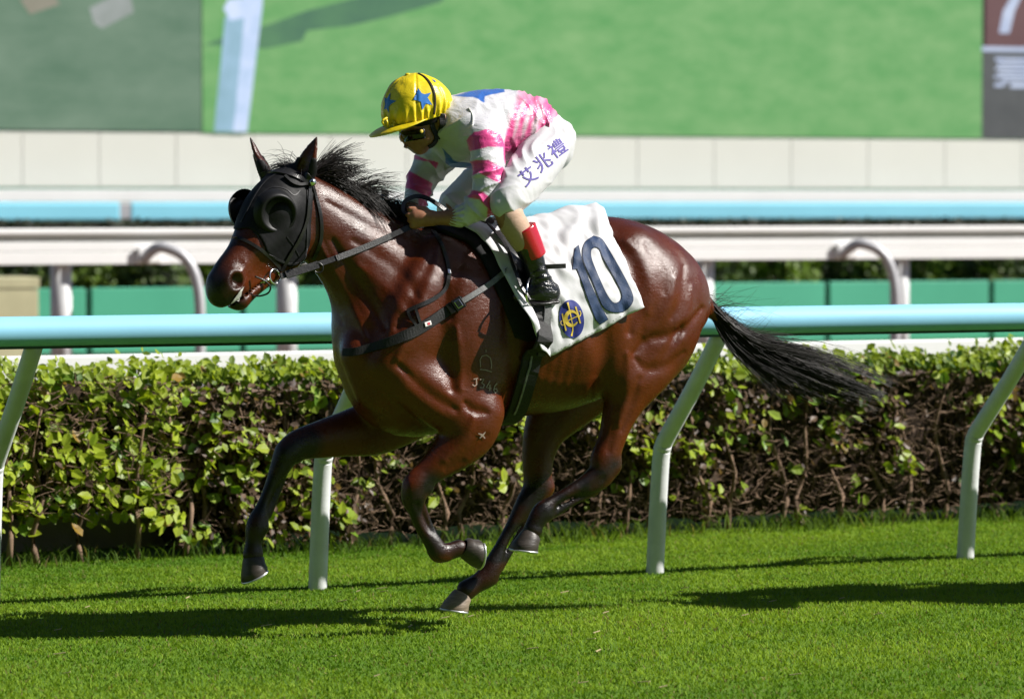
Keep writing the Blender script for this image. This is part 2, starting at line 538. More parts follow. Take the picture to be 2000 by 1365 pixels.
def rot_from(nrm, spin):
    """rotation matrices (N,3,3): leaf z along nrm, spun by spin"""
    nrm = nrm / np.linalg.norm(nrm, axis=1, keepdims=True)
    ref = np.tile(np.array([0, 0, 1.0]), (len(nrm), 1)); ref[np.abs(nrm[:, 2]) > .9] = (0, 1, 0)
    x = np.cross(ref, nrm); x /= np.linalg.norm(x, axis=1, keepdims=True); y = np.cross(nrm, x)
    c, s = np.cos(spin)[:, None], np.sin(spin)[:, None]
    return np.stack([c * x + s * y, -s * x + c * y, nrm], 2)

def leaf_cloud(P, nrm, size, C, name, material, parent):
    n = len(P); Rm = rot_from(nrm, RNG.uniform(0, 2 * math.pi, n))
    V = np.einsum('nij,kj->nki', Rm, LEAF) * size[:, None, None] + P[:, None]
    T = (np.arange(n)[:, None, None] * len(LEAF) + LEAFT[None]).reshape(-1, 3)
    return mesh_np(name, V.reshape(-1, 3), T, material, parent, smooth=False, attrs={"tint": np.repeat(C, len(LEAF), 0)})

m_leafs = leafy("hedge_leaf", .45, .4, .45)
m_leafv = [leafy("hedge_leaf_tone", .45, .4, .45, None, c) for c in
           ((.07, .15, .02), (.11, .22, .022), (.17, .30, .024), (.26, .37, .026), (.36, .44, .028), (.32, .20, .03))]
m_twig = mottled("twig_bark", (.19, .125, .085), .45, 14, .9, .2)
m_core = mottled("hedge_depth_shade", (.030, .020, .014), .5, 9, 1.0, .1, bstr=.6, bscale=40)  # near-black colour paints the shade deep inside the hedge
HD = (HB1 - HB0); HD[2] = 0; HLEN = np.linalg.norm(HD); HD /= HLEN; HNN = np.array([HD[1], -HD[0], 0])   # towards the track
HTOP = .82
leaf_meshes = []
for v in range(6):
    me = bpy.data.meshes.new("leaf"); me.from_pydata(LEAF.tolist(), [], LEAFT.tolist()); me.materials.append(m_leafv[v]); leaf_meshes.append(me)

def hedge(name, label, s0, s1, n_leaf, n_obj, dense, bright, top, bulge, brown, zb=.05):
    """s0..s1: metres along the hedge line from the picture's left edge"""
    c0 = HB0 + HD * (s0 + s1) / 2; c0 = np.array([c0[0], c0[1], 0])
    root = empty(name, c0); tag(root, label, "hedge", "hedge along the rail")
    # branchy core
    nu, nv = int((s1 - s0) * 22), 12
    ss = np.linspace(s0 + .06, s1 - .06, nu)
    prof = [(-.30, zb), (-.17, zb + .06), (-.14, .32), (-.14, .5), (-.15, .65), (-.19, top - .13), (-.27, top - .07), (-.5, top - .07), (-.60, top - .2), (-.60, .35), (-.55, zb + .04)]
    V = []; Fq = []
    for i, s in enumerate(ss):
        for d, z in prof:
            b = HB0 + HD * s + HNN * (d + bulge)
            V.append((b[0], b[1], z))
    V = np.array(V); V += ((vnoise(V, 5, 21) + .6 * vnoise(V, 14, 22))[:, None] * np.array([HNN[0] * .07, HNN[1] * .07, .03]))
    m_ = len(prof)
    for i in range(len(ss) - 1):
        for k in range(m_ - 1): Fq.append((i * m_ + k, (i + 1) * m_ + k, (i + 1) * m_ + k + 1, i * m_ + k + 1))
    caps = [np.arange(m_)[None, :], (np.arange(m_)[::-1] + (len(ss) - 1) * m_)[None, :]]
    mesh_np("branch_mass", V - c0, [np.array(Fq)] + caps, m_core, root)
    # stems and twigs
    mb = MB()
    for s in np.arange(s0 + .1, s1, .21):
        s += random.uniform(-.06, .06)
        p = HB0 + HD * s + HNN * (bulge + random.uniform(-.1, -.03)); p[2] = 0
        q = [p]
        for z in (.15, .3, .5, .72): q.append(p + HD * random.uniform(-.09, .09) * (z + .3) + HNN * random.uniform(-.03, .06) + np.array([0, 0, z]))
        mb.tube(np.array(crom(q, 2)) - c0, np.linspace(.016, .006, 9), 6)
    mb.build("stems", m_twig, root, smooth=True)
    nt_ = int((s1 - s0) * 1500)
    mb = MB()
    for i in range(nt_):
        s = random.uniform(s0, s1); z = random.uniform(zb + .02, top - .03)
        p = HB0 + HD * s + HNN * (bulge + random.uniform(-.16, .02)); p[2] = z
        d = HD * random.gauss(0, 1) + np.array([0, 0, random.gauss(.2, .7)]) + HNN * random.gauss(.2, .4); d /= np.linalg.norm(d)
        l = random.uniform(.03, .11); r = random.uniform(.0015, .004)
        e1 = np.cross(d, HNN); e1 /= np.linalg.norm(e1) + 1e-9
        mb.add([p - c0 + e1 * r, p - c0 - e1 * r, p - c0 + HNN * r * 1.5, p - c0 + d * l], [(0, 1, 3), (1, 2, 3), (2, 0, 3)])
    o = mb.build("twigs", m_twig, root); o["kind"] = "stuff"
    # leaves
    n = n_leaf
    s = RNG.uniform(s0, s1, n * 3); z = zb * .7 + (top - zb * .7) * RNG.random(n * 3)
    onTop = RNG.random(n * 3) < .17
    P0 = np.stack([s * 3.0, z * 3.0, np.zeros(n * 3)], 1)
    clump = vnoise(P0, 1.1, 31) + .7 * vnoise(P0, 3.0, 33)
    keep = onTop | (RNG.random(n * 3) < np.clip(dense(s, z) + .75 * clump * (1 - dense(s, z)), 0.0, 1))
    s, z, onTop, clump = s[keep][:n], z[keep][:n], onTop[keep][:n], clump[keep][:n]; n = len(s)
    z = np.where(onTop, top + np.abs(RNG.normal(0, .035, n)) - .015 + .018 * np.sin(s * 9) + .012 * np.sin(s * 23) + .04 * clump, z)
    d = np.where(onTop, RNG.uniform(-.5, .03, n), RNG.normal(-.05, .05, n) + .09 * clump)
    nr = HNN * RNG.uniform(.2, 1.2, n)[:, None] + np.array([0, 0, 1.0]) * RNG.uniform(.1, 1.1, n)[:, None] + RNG.normal(0, .45, (n, 3)) + np.array([.35, 0, 0])
    size = RNG.uniform(.04, .085, n) * (1 - .25 * onTop)
    t = np.clip(bright + .22 * clump + RNG.normal(0, .24, n) - .10 * onTop, 0, 1)
    C = np.array((.055, .12, .02)) + (np.array((.36, .45, .026)) - np.array((.055, .12, .02))) * t[:, None]
    C[RNG.random(n) < .025] = (.24, .16, .03)
    br = (RNG.random(n) < brown) & ~onTop; C[br] = np.array((.135, .085, .056)) * RNG.uniform(.5, 1.5, (int(br.sum()), 1)); size[br] *= .62; d = np.where(br, d - .03, d)
    P = HB0 + HD * s[:, None] + HNN * (d + bulge)[:, None]; P[:, 2] = z
    px = np.stack([CXP + F_PX * P[:, 0] / P[:, 1], np.zeros(n)], 1)[:, 0]
    vis = ~br & (px > -20) & (px < 2020) & (~onTop | (d > -.08))
    order = np.argsort(-(size * vis))
    big = order[:n_obj]; rest = order[n_obj:]
    Rm = rot_from(nr[big], RNG.uniform(0, 2 * math.pi, n_obj))
    for j, i in enumerate(big):
        lo = bpy.data.objects.new("leaf", leaf_meshes[int(np.clip((1 - abs(t[i] - .5) * .6) * 0 + (t[i] * 4.99 if RNG.random() > .04 else 5), 0, 5)) if True else 0])
        M4 = Matrix([list(Rm[j][r] * size[i]) + [P[i][r] - c0[r]] for r in range(3)] + [[0, 0, 0, 1]])
        lo.matrix_local = M4
        link(lo, root)
    lc = leaf_cloud(P[rest] - c0, nr[rest], size[rest], C[rest], "leaves", m_leafs, root); lc["kind"] = "stuff"
    return root

SPL = np.dot(at(330, 900, 17.5) - HB0, HD)                 # where the dense bush ends
hedge("dense_hedge", "dense yellow-green leafy hedge section left of the horse", -2.4, SPL, 4600, 290, lambda s, z: np.clip(.35 + z * 1.1, 0, 1), .90, .885, .10, .05, .20)
hedge("thin_hedge", "thin brown twiggy hedge with scattered green leaves behind the horse", SPL, 7.6, 18000, 290, lambda s, z: np.clip(.12 + .2 * z, 0, 1), .60, HTOP, 0.0, .81)

# pale kerb stones behind the hedge foot
m_kerb = mottled("kerb_stone", (.34, .30, .29), .12, 6, .85, .2, bstr=.3, bscale=50)
for i, wd_ in enumerate(("at the left edge of the picture", "between the two left hedge stems", "just before the thin hedge begins")):
    s = -.35 + i * .62
    c = HB0 + HD * s - HNN * .60; c[2] = .085
    k = MB().obox((0, 0, 0), HD * .305, HNN * .06, (0, 0, .085)).build("kerb_stone", m_kerb, bevel=.01)
    k.location = c; tag(k, "low lilac-grey kerb stone under the dense hedge, " + wd_, "kerb", "kerb stones behind the hedge")

# ---- white rail just behind the hedge
WR = at(1000, 678, 20.2); WRb = at(0, 703, 20.2 - 1000 / 358.7 * math.tan(TR))
wr = empty("white_rail", (WR[0], WR[1], 0)); tag(wr, "low white board rail showing just above the hedge top", "rail")
MB().obox((0, 0, WR[2] - .065), TD * 9, TN * .03, (0, 0, .065)).build("board", m_white, wr, bevel=.01)
for i in range(-4, 5):
    MB().obox(TD * (i * 2.1) + np.array([0, 0, (WR[2] - .14) / 2 - .003]) - TN * .065, TD * .04, TN * .03, (0, 0, (WR[2] - .14) / 2)).build("post", m_white, wr)

# ---- dirt track beyond
m_dirt = mottled("dirt", (.17, .115, .085), .2, 1.2, .95, .1, bstr=.5, bscale=30)
dirt = MB().add([(-30, 16.0, .004), (30, 28.7, .004), (30, 49.2, .004), (-30, 36.5, .004)], [(0, 1, 2, 3)]).build("dirt_track", m_dirt)
tag(dirt, "brown dirt track beyond the hedge", "track", kind="structure")

# ---- white guard rail on grey posts with goosenecks
ZG = 34.0
FAR_YAW = math.radians(23.0)
def far_empty(name, Y):
    o = empty(name, (0, Y, 0), FAR_YAW); return o
def gz(py, Y=ZG): return float(at(1000, py, Y)[2])
def gx(px, Y=ZG):
    k = (px - CXP) / F_PX * 1.0
    return k * Y / (math.cos(FAR_YAW) - k * math.sin(FAR_YAW))
gr = far_empty("guard_rail", ZG); tag(gr, "white double-beam guard rail on grey posts across the middle distance", "rail")
MB().box((-16, -.06, gz(455.5)), (16, .06, gz(444))).build("upper_beam", m_white, gr, bevel=.012)
MB().box((-16, .0, gz(468.5)), (16, .05, gz(456))).build("recess", mottled("recess_shade", (.42, .41, .37), .08, 3, .6), gr)  # grey colour stands in for shade in the groove between the beams
MB().box((-16, -.05, gz(487)), (16, .06, gz(469))).build("beam_plank", m_white, gr, bevel=.006)
MB().box((-16, -.055, gz(511)), (16, .06, gz(488))).build("beam_plank", m_white, gr, bevel=.006)
for px in (-320, 128, 570, 980, 1388, 1771, 2140):
    x = gx(px)
    MB().tube([(x, .14, -.02), (x, .14, gz(470))], .095, 20, up=(0, 1, 0)).build("post", m_post, gr, smooth=True)
for px in (290, 1648):
    s = 1 / (F_PX / ZG); x = gx(px)
    pth = crom([(x - 16 * s, -.10, gz(503)), (x - 8 * s, -.20, gz(487)), (x + 8 * s, -.27, gz(479)), (x + 40 * s, -.34, gz(492)), (x + 62 * s, -.38, gz(524)),
                (x + 72 * s, -.40, gz(575)), (x + 73 * s, -.40, gz(650)), (x + 73 * s, -.40, -.02)], 5)
    MB().tube(pth, .047, 16, up=(0, 1, 0)).build("gooseneck", m_grey, gr, smooth=True)
    MB().box((x - 26 * s, -.105, gz(509)), (x + 20 * s, -.06, gz(478))).build("bracket", m_white, gr, bevel=.01)

# ---- green panel wall and shrubs
ZP = 42.0
m_green = mottled("green_panel", (.075, .40, .25), .06, .8, .5, .4)
gw = far_empty("green_wall", ZP); tag(gw, "low sea-green panel wall beyond the dirt track", "wall")
edges = [-700, -420, -120, 170, 470, 770, 1070, 1345, 1612, 1932, 2230, 2500]
for a, b in zip(edges[:-1], edges[1:]):
    xa, xb = gx(a, ZP) + .035, gx(b, ZP) - .035
    MB().box((xa, -.05, .03), (xb, .05, gz(556 + random.uniform(-1.5, 1.5), ZP))).build("panel", m_green, gw, bevel=.01)
m_gpost = mottled("green_post", (.03, .17, .11), .1, 2, .6)
for a in edges:
    x = gx(a, ZP); MB().box((x - .05, -.02, 0), (x + .05, .08, gz(559, ZP))).build("post", m_gpost, gw)
m_box = mottled("pale_crate_paint", (.47, .45, .28), .1, 3, .6, .3)
bx = empty("crate", at(-10, 600, 38.0) * np.array([1, 1, 0]), FAR_YAW); tag(bx, "pale yellow-green crate standing at the left edge before the green wall", "crate")
w2 = 72 / (F_PX / 38.0); zt = gz(541, 38.0)
MB().box((-w2, -.3, 0), (w2, .3, zt - .12)).build("body", m_box, bx, bevel=.01)
MB().box((-w2 - .01, -.31, zt - .115), (w2 + .01, .31, zt)).build("lid", m_box, bx, bevel=.01)

m_shl = leafy("shrub_leaf", .5, .35, .3)
m_trunk = mottled("shrub_bark", (.05, .035, .028), .3, 8, .9, .2)
def shrub(px, w, hgt, dark, label, k):
    x = gx(px, 44.3); root = empty("shrub", (x * math.cos(FAR_YAW), 44.3 + x * math.sin(FAR_YAW) + random.uniform(-.3, .3), 0)); tag(root, label, "shrub", "shrubs behind the green wall")
    mb = MB()
    for j in range(6):
        a = random.uniform(0, 6.28); r = random.uniform(.05, w * .5)
        mb.tube(crom([(0, 0, 0), (r * .3 * math.cos(a), r * .3 * math.sin(a), hgt * .4), (r * math.cos(a), r * math.sin(a), hgt * .95)], 3), np.linspace(.035, .01, 7), 6)
    mb.build("trunk", m_trunk, root, smooth=True)
    n = int(1500 * w)
    a = RNG.uniform(0, 2 * math.pi, n); rr = np.sqrt(RNG.random(n)) * w * .62; z = hgt * (1 - RNG.random(n) ** 1.3 * .8)
    P = np.stack([np.cos(a) * rr, np.sin(a) * rr * .7, z], 1); cl_ = vnoise(P, 3.5, 40 + k)
    P = P[cl_ > -.45]; cl_ = cl_[cl_ > -.45]; n = len(P)
    t = np.clip((.25 if dark else .62) + .4 * cl_ + RNG.normal(0, .15, n), 0, 1)
    C = np.array((.022, .045, .018)) + (np.array((.19, .30, .035)) - np.array((.022, .045, .018))) * t[:, None]
    leaf_cloud(P, RNG.normal(0, .6, (n, 3)) + np.array([.4, -.5, .6]), RNG.uniform(.07, .13, n), C, "crown", m_shl, root)
px = -260; k = 0
WORDS = ["far left of the frame, left of the crate", "just left of the crate", "above the crate", "between the crate and the left gooseneck", "by the left gooseneck", "beneath the horse's muzzle level at left", "hidden mostly by the horse's jaw",
         "behind the horse's neck", "behind the jockey's arm", "behind the saddle", "behind the number cloth", "behind the rump", "right of the rump", "left of the right gooseneck", "behind the right gooseneck", "right of the right gooseneck", "near the right edge", "at the right edge", "past the right edge", "past the right edge, outermost"]
while px < 2300:
    dark = k % 2 == 0
    shrub(px, random.uniform(.75, .95), random.uniform(1.08, 1.30), dark, ("dark green shrub " if dark else "bright green shrub ") + "behind the green wall, " + WORDS[min(k, len(WORDS) - 1)], k)
    px += random.uniform(120, 150); k += 1

# dark clipped hedge behind the shrubs, shade of the gap put into its near-black colours
dh = far_empty("dark_hedge", 46.6); tag(dh, "dark clipped hedge behind the shrubs, shade of the gap painted into its colour", "hedge")
xs = np.linspace(-14, 14, 200); V = []; Fq = []
prf = [(-.5, 0), (-.55, .5), (-.5, 1.1), (-.4, 1.38), (-.2, 1.44), (.3, 1.44), (.5, 1.3), (.5, 0)]
for x in xs:
    for d, z in prf: V.append((x, d, z))
V = np.array(V); V[:, 1] += .08 * vnoise(V, 4, 51); V[:, 2] += .03 * vnoise(V, 5, 52) * (V[:, 2] > .3)
for i in range(len(xs) - 1):
    for q in range(len(prf) - 1): Fq.append((i * 8 + q, (i + 1) * 8 + q, (i + 1) * 8 + q + 1, i * 8 + q + 1))
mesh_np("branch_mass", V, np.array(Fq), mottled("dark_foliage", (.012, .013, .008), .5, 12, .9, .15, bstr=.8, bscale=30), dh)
n = 12000
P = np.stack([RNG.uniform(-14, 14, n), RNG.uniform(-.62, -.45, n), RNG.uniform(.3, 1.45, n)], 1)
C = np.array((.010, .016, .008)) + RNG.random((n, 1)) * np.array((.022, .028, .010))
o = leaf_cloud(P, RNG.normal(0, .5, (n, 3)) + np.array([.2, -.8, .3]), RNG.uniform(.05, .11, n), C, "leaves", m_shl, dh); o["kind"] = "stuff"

# ---- far blue rail with white top board
ZF = 48.0
fr = far_empty("far_rail", ZF); tag(fr, "far light blue padded rail under a white top board", "rail")
m_pad = mottled("blue_pad", (.27, .68, .84), .04, .8, .5, .4)
zb, zt = gz(430, ZF), gz(395.5, ZF)
joints = [-1500, -700, 240, 2280, 3300]
for a, b in zip(joints[:-1], joints[1:]):
    xa, xb = gx(a, ZF) + .06, gx(b, ZF) - .06
    MB().box((xa, -.12, zb), (xb, .12, zt)).build("pad", m_pad, fr, bevel=.03)
for a in joints:
    x = gx(a, ZF); MB().box((x - .095, -.112, zb + .01), (x + .095, .112, zt - .005)).build("joint_sleeve", m_grey, fr, bevel=.02)
MB().box((-17, -.1, zt + .004), (17, .1, gz(372, ZF))).build("top_board", m_white, fr, bevel=.01)
for px in range(-1400, 3400, 400):
    x = gx(px, ZF); MB().box((x - .05, .12, 0), (x + .05, .2, zt)).build("post", m_grey, fr)

# ---- beige wall below the big screen
ZW = 52.0
m_wall = mottled("beige_cladding", (.76, .735, .695), .03, .6, .7, .3, bstr=.05, bscale=10)
bw = far_empty("screen_plinth", ZW); tag(bw, "beige panelled wall below the big screen", "wall")
zt = gz(263, ZW)
px = -1155
while px < 3100:
    xa, xb = gx(px, ZW) + .004, gx(px + 150, ZW) - .004
    MB().box((xa, .006, .3), (xb, .02, zt)).build("panel", m_wall, bw, bevel=.004)
    px += 150
MB().box((gx(-1160, ZW), .022, 0), (gx(3140, ZW), .3, zt - .01)).build("backing", mottled("joint_backing", (.74, .715, .675), .05, 2, .8), bw)  # backing close to the panel colour, seen through the joints
MB().box((-17, -.3, gz(371, ZW - .2) - .3), (17, -.1, gz(366.5, ZW - .2))).build("green_ledge", mottled("ledge_green", (.13, .27, .21), .1, 2, .6), bw)

# ---- the big screen
def screen_mat(name, cols, scale, strength, stretch=(1, 1, 1), stops=(.35, .65)):
    m = mat(name, (.02, .02, .02), .35, .4)
    v = coords(m, "Object", stretch)
    n1 = noise(m, scale, 6, .65, v)
    c = ramp(m, n1.outputs[0], [(stops[0], cols[0]), (stops[1], cols[1])]).outputs[0]
    wv = N(m, "ShaderNodeTexWave"); wv.wave_type = 'BANDS'; wv.bands_direction = 'Z'; wv.inputs["Scale"].default_value = 9.0
    L(m, coords(m, "Object"), wv.inputs["Vector"])
    c = mix(m, ramp(m, wv.outputs[0], [(0, (.0, .0, .0)), (1, (.10, .10, .10))]).outputs[0], c, (.02, .03, .02))
    L(m, c, BS(m).inputs["Emission Color"]); BS(m).inputs["Emission Strength"].default_value = strength
    return m
SE = 1.0
scr = far_empty("big_screen", ZW); tag(scr, "huge outdoor video screen showing green turf and a results board", "screen")
z0, z1 = zt + .004, 8.2
ZS = ZW - .03
def sx(px): return gx(px, ZS)
def sz(py): return float(at(1000, py, ZS)[2])
g_left = screen_mat("screen_dark_green", ((.095, .185, .115), (.175, .265, .185)), .55, SE * .68, (1, 1, 2.2))
g_right = screen_mat("screen_bright_green", ((.085, .285, .08), (.185, .37, .14)), 1.6, SE * .80, (1, 1, 2.0), (.3, .7))
MB().box((gx(-1160, ZW), .0, z0), (gx(3140, ZW), .5, z1)).build("cabinet", mottled("cabinet_black", (.02, .02, .022), .1, 2, .6), scr)
def plate(name, poly, material, d, th=.006):
    """a thin lit panel of the screen: polygon in picture pixels, d metres in front of the cabinet"""
    pts = [(sx(a), sz(b)) for a, b in poly]
    n = len(pts); V = [(x, -d, z) for x, z in pts] + [(x, -d + th, z) for x, z in pts]
    Fp = [tuple(range(n)), tuple(range(2 * n - 1, n - 1, -1))] + [(i, n + i, n + (i + 1) % n, (i + 1) % n) for i in range(n)]
    mb = MB(); mb.add(V, Fp); return mb.build(name, material, scr)
TOPY = -480
plate("video_window", [(-1100, TOPY), (394, TOPY), (394, 261), (-1100, 261)], g_left, .012)
plate("video_window", [(396, TOPY), (1916, TOPY), (1916, 263), (396, 263)], g_right, .012)
b_dark = screen_mat("screen_charcoal", ((.060, .062, .066), (.085, .087, .090)), 1.2, SE * .8)
b_red = screen_mat("screen_maroon", ((.105, .045, .05), (.125, .058, .062)), 1.2, SE * .8)
b_white = screen_mat("screen_pale_blue", ((.36, .42, .58), (.46, .52, .66)), 3.0, SE * .8)
b_post = screen_mat("screen_pale_post", ((.36, .48, .66), (.52, .60, .80)), 2.0, SE * .85)
b_post2 = screen_mat("screen_blue_post", ((.20, .34, .42), (.27, .42, .55)), 2.0, SE * .85)
b_shad = screen_mat("screen_turf_shadow", ((.045, .125, .075), (.07, .18, .085)), 1.2, SE * .85)
b_blur = screen_mat("screen_grey_blur", ((.22, .25, .23), (.34, .36, .36)), 1.0, SE * .8)
b_blur2 = screen_mat("screen_brown_blur", ((.20, .19, .14), (.26, .24, .19)), 1.0, SE * .8)
plate("results_board", [(1917, 76), (3100, 76), (3100, 263), (1917, 263)], b_dark, .012)
plate("results_heading", [(1922, TOPY), (3100, TOPY), (3100, 74), (1922, 74)], b_red, .012)
plate("results_rule", [(1915, 74), (3100, 74), (3100, 84), (1915, 84)], b_white, .022)
plate("results_numeral", [(1948, 46), (1968, 46), (1986, -40), (1920, -40), (1920, -58), (2008, -58), (2008, -42), (1968, 46)][:2] + [(1978, 0), (2006, -64), (1925, -64), (1925, -46), (1980, -46), (1956, 0)], b_white, .022)
for row in ([(1940, 96), (2060, 96), (2060, 104), (1942, 104)], [(1946, 107), (2060, 107), (2060, 114), (1946, 114)], [(1943, 116), (2060, 116), (2060, 123), (1940, 122)], [(1950, 125), (2060, 125), (2060, 131), (1946, 131)],
            [(1940, 133), (2060, 133), (2060, 139), (1938, 139)], [(1954, 141), (2060, 141), (2060, 146), (1954, 146)], [(1941, 149), (1966, 148), (1955, 157), (1939, 157)], [(1972, 149), (2060, 149), (2060, 159), (1970, 159)]):
    plate("results_character", row, b_white, .022)
plate("filmed_post", [(470, -60), (518, -60), (512, 30), (482, 262), (455, 262), (478, 40)], b_post, .026)
plate("filmed_post_shade", [(440, 45), (478, 40), (455, 262), (418, 262)], b_post2, .022)
plate("filmed_post_collar", [(436, 30), (446, 12), (514, 4), (510, 38), (450, 52)], b_post, .034)
plate("filmed_shadow", [(398, 100), (440, 82), (520, 60), (600, 30), (700, 2), (790, -20), (900, -30), (860, 8), (760, 38), (680, 58), (600, 68), (590, 88), (520, 104), (420, 98)], b_shad, .018)
plate("filmed_blur", [(176, 34), (236, 2), (256, 10), (262, 40), (200, 72), (184, 62)], b_blur, .022)
plate("filmed_blur", [(40, 20), (100, 4), (118, 28), (60, 48)], b_blur2, .022)

# ---- unseen tiered stand added behind the camera to block sky fill
m_conc = mottled("stand_concrete", (.16, .155, .15), .15, .5, .9, .2)
m_seat = mottled("stand_seats", (.035, .05, .045), .4, 3, .7, .3)
gs = empty("sky_blocking_stand", (0, -20.0, 0)); tag(gs, "unseen dark tiered stand with roof, added behind the photographer to block sky light", "sky_blocking_stand")
for lvl in range(3):
    zb, yb = .8 + lvl * 7.5, -lvl * 5.0
    st_ = MB(); se_ = MB()
    for k in range(9):
        y0, z0_ = yb - k * .85, zb + k * .5
        st_.box((-55, y0 - .85, zb - .8 if k == 0 else z0_ - .6), (45, y0, z0_))
        se_.box((-54.5, y0 - .62, z0_ + .004), (44.5, y0 - .3, z0_ + .45))
    st_.build("tier", m_conc, gs); se_.build("seat_rows", m_seat, gs)
MB().box((-56, -24, 27.0), (46, 1.5, 27.6)).build("roof", m_conc, gs)
MB().box((-56, -25, 0), (46, -24, 27.0)).build("back_wall", m_conc, gs)
for x in range(-50, 46, 16): MB().box((x - .4, -18.8, 22.0), (x + .4, -18, 27.0)).build("column", m_conc, gs)
# ================================================================== the racehorse
HEADLAT = np.array([-math.sin(math.radians(12)), math.cos(math.radians(12)), 0.0])   # head turned a little to the near side

def horse_field(h=0.0075):
    f = Field((-1.0, -0.42, 0.0), (1.52, 0.46, 2.0), h)
    # barrel and quarters
    chain(f, [H(735, 660, 0, 80, .15), H(790, 655, 0, 150, .205), H(860, 646, 0, 185, .235), H(930, 640, 0, 186, .268),
              H(1005, 634, 0, 178, .288), H(1080, 624, 0, 178, .292), H(1150, 604, 0, 168, .275), H(1215, 578, 0, 146, .25),
              H(1275, 582, 0, 116, .21), H(1318, 596, 0, 74, .14)], k=.03, sub=3)
    # croup ridge and back
    chain(f, [H(1130, 470, 0, 44, .12), H(1195, 474, 0, 46, .14), H(1255, 502, 0, 46, .13), H(1310, 548, 0, 36, .09), H(1338, 582, 0, 26, .06)], k=.05)
    # withers
    chain(f, [H(770, 490, 0, 40, .06), H(835, 492, 0, 44, .065), H(905, 492, 0, 44, .075), H(985, 500, 0, 46, .11)], k=.06)
    # neck
    chain(f, [H(588, 408, .015, 56, .068), H(618, 436, .01, 68, .078), H(672, 480, .005, 78, .095), H(728, 530, 0, 102, .13),
              H(772, 590, 0, 128, .175), H(800, 640, 0, 140, .2)], k=.05, sub=4)
    # crest
    chain(f, [H(612, 370, 0, 20, .032), H(660, 396, 0, 20, .036), H(705, 424, 0, 22, .042), H(760, 460, 0, 26, .05)], k=.06)
    # head
    hd = [H(576, 362, .012, 40, .066), H(560, 390, .02, 58, .088), H(534, 430, .034, 66, .098), H(508, 470, .05, 56, .082),
          H(480, 507, .068, 44, .064), H(454, 540, .083, 42, .06), H(437, 562, .093, 38, .058)]
    chain(f, hd, k=.03, sub=4, lat=HEADLAT)
    chain(f, [H(570, 462, .02, 46, .075), H(558, 495, .024, 36, .062), H(528, 527, .04, 24, .045), H(490, 558, .064, 23, .04), H(466, 584, .08, 21, .044)], k=.03, sub=4, lat=HEADLAT)  # lower jaw
    for s in (-1, 1):        # brow and cheek bone
        q = HP(527, 412, .034) + HEADLAT * s * .085
        ball(f, q, (.045, .03, .035), k=.05)
        q = HP(490, 492, .06) + HEADLAT * s * .06
        chain(f, [(*q, .014, .012), (*(HP(530, 445, .036) + HEADLAT * s * .092), .016, .012)], k=.035)
        # nostril
        q = HP(440, 549, .09) + HEADLAT * s * .052
        ball(f, q, (.042, .024, .042), k=.03)
        q = HP(443, 548, .09) + HEADLAT * s * .078
        ball(f, q, (.031, .034, .033), k=.010, mode='sub')
    ball(f, HP(428, 576, .097), (.036, .046, .040), k=.03)      # upper lip
    ball(f, HP(468, 588, .083), (.026, .032, .024), k=.02)       # chin
    chain(f, [H(446, 597, .095, 2.4, .06), H(468, 577, .085, 2.0, .06), H(498, 556, .072, 1.4, .05)], k=.010, mode='sub', lat=HEADLAT)
    # ears
    def ear(base, mid, tip, lat, s):
        a, b, c = base, mid, tip
        ch = [(*a, .034, .024), (*(a * .55 + b * .45), .042, .022), (*b, .034, .015), (*(b * .45 + c * .55), .018, .009), (*c, .003, .003)]
        chain(f, ch, k=.02, sub=3, lat=lat)
        ho = np.array([.022, s * .012, -.004])
        ch = [(*(a * .65 + b * .35 + ho), .026, .016), (*(b + ho * .8), .024, .012), (*(b * .4 + c * .6 + ho * .4), .006, .006)]
        chain(f, ch, k=.008, mode='sub', lat=lat)
    ear(HP(593, 345, .06), HP(604, 305, .085), HP(620, 264, .095), (.75, .65, .1), 1)
    ear(HP(519, 340, -.075), HP(503, 306, -.10), HP(487, 266, -.10), (.85, -.5, .1), -1)
    # brisket
    chain(f, [H(705, 640, 0, 44, .12), H(716, 705, 0, 50, .15), H(745, 770, 0, 56, .15), H(800, 805, 0, 46, .14), H(880, 800, 0, 34, .12)], k=.05)
    for s in (-1, 1):   # chest muscles
        chain(f, [H(706 if s > 0 else 698, 690, s * .09, 42, .07), H(735, 760, s * .10, 44, .06)], k=.04)
    # shoulders
    for s, dx in ((1, 0), (-1, -26)):
        chain(f, [H(868 + dx * .2, 492, s * .11, 40, .05), H(842 + dx * .4, 570, s * .175, 58, .055), H(800 + dx, 660, s * .185, 58, .06), H(768 + dx, 718, s * .165, 50, .065)], k=.045)
        chain(f, [H(905 + dx * .3, 560, s * .20, 46, .05), H(915 + dx * .6, 660, s * .215, 58, .055), H(930 + dx, 750, s * .205, 56, .055)], k=.045)
    # near fore: arm, forearm folding, cannon drawn back
    chain(f, [H(800, 735, .17, 52, .07), H(870, 780, .185, 60, .075), H(930, 815, .19, 54, .075)], k=.035)
    chain(f, [H(935, 800, .19, 52, .08), H(917, 838, .19, 56, .078), H(893, 872, .185, 45, .066), H(858, 903, .178, 32, .052), H(832, 926, .172, 26, .042),
              H(815, 946, .17, 28, .042), H(808, 972, .168, 24, .038), H(811, 1001, .165, 12, .023), H(825, 1036, .16, 11, .021),
              H(845, 1060, .158, 17, .026), H(857, 1078, .155, 20.5, .031), H(874, 1077, .152, 17, .026), H(897, 1070, .15, 17, .028)], k=.025, sub=4)
    # far fore, reaching forward
    chain(f, [H(760, 745, -.15, 60, .075), H(800, 800, -.165, 56, .075)], k=.04)
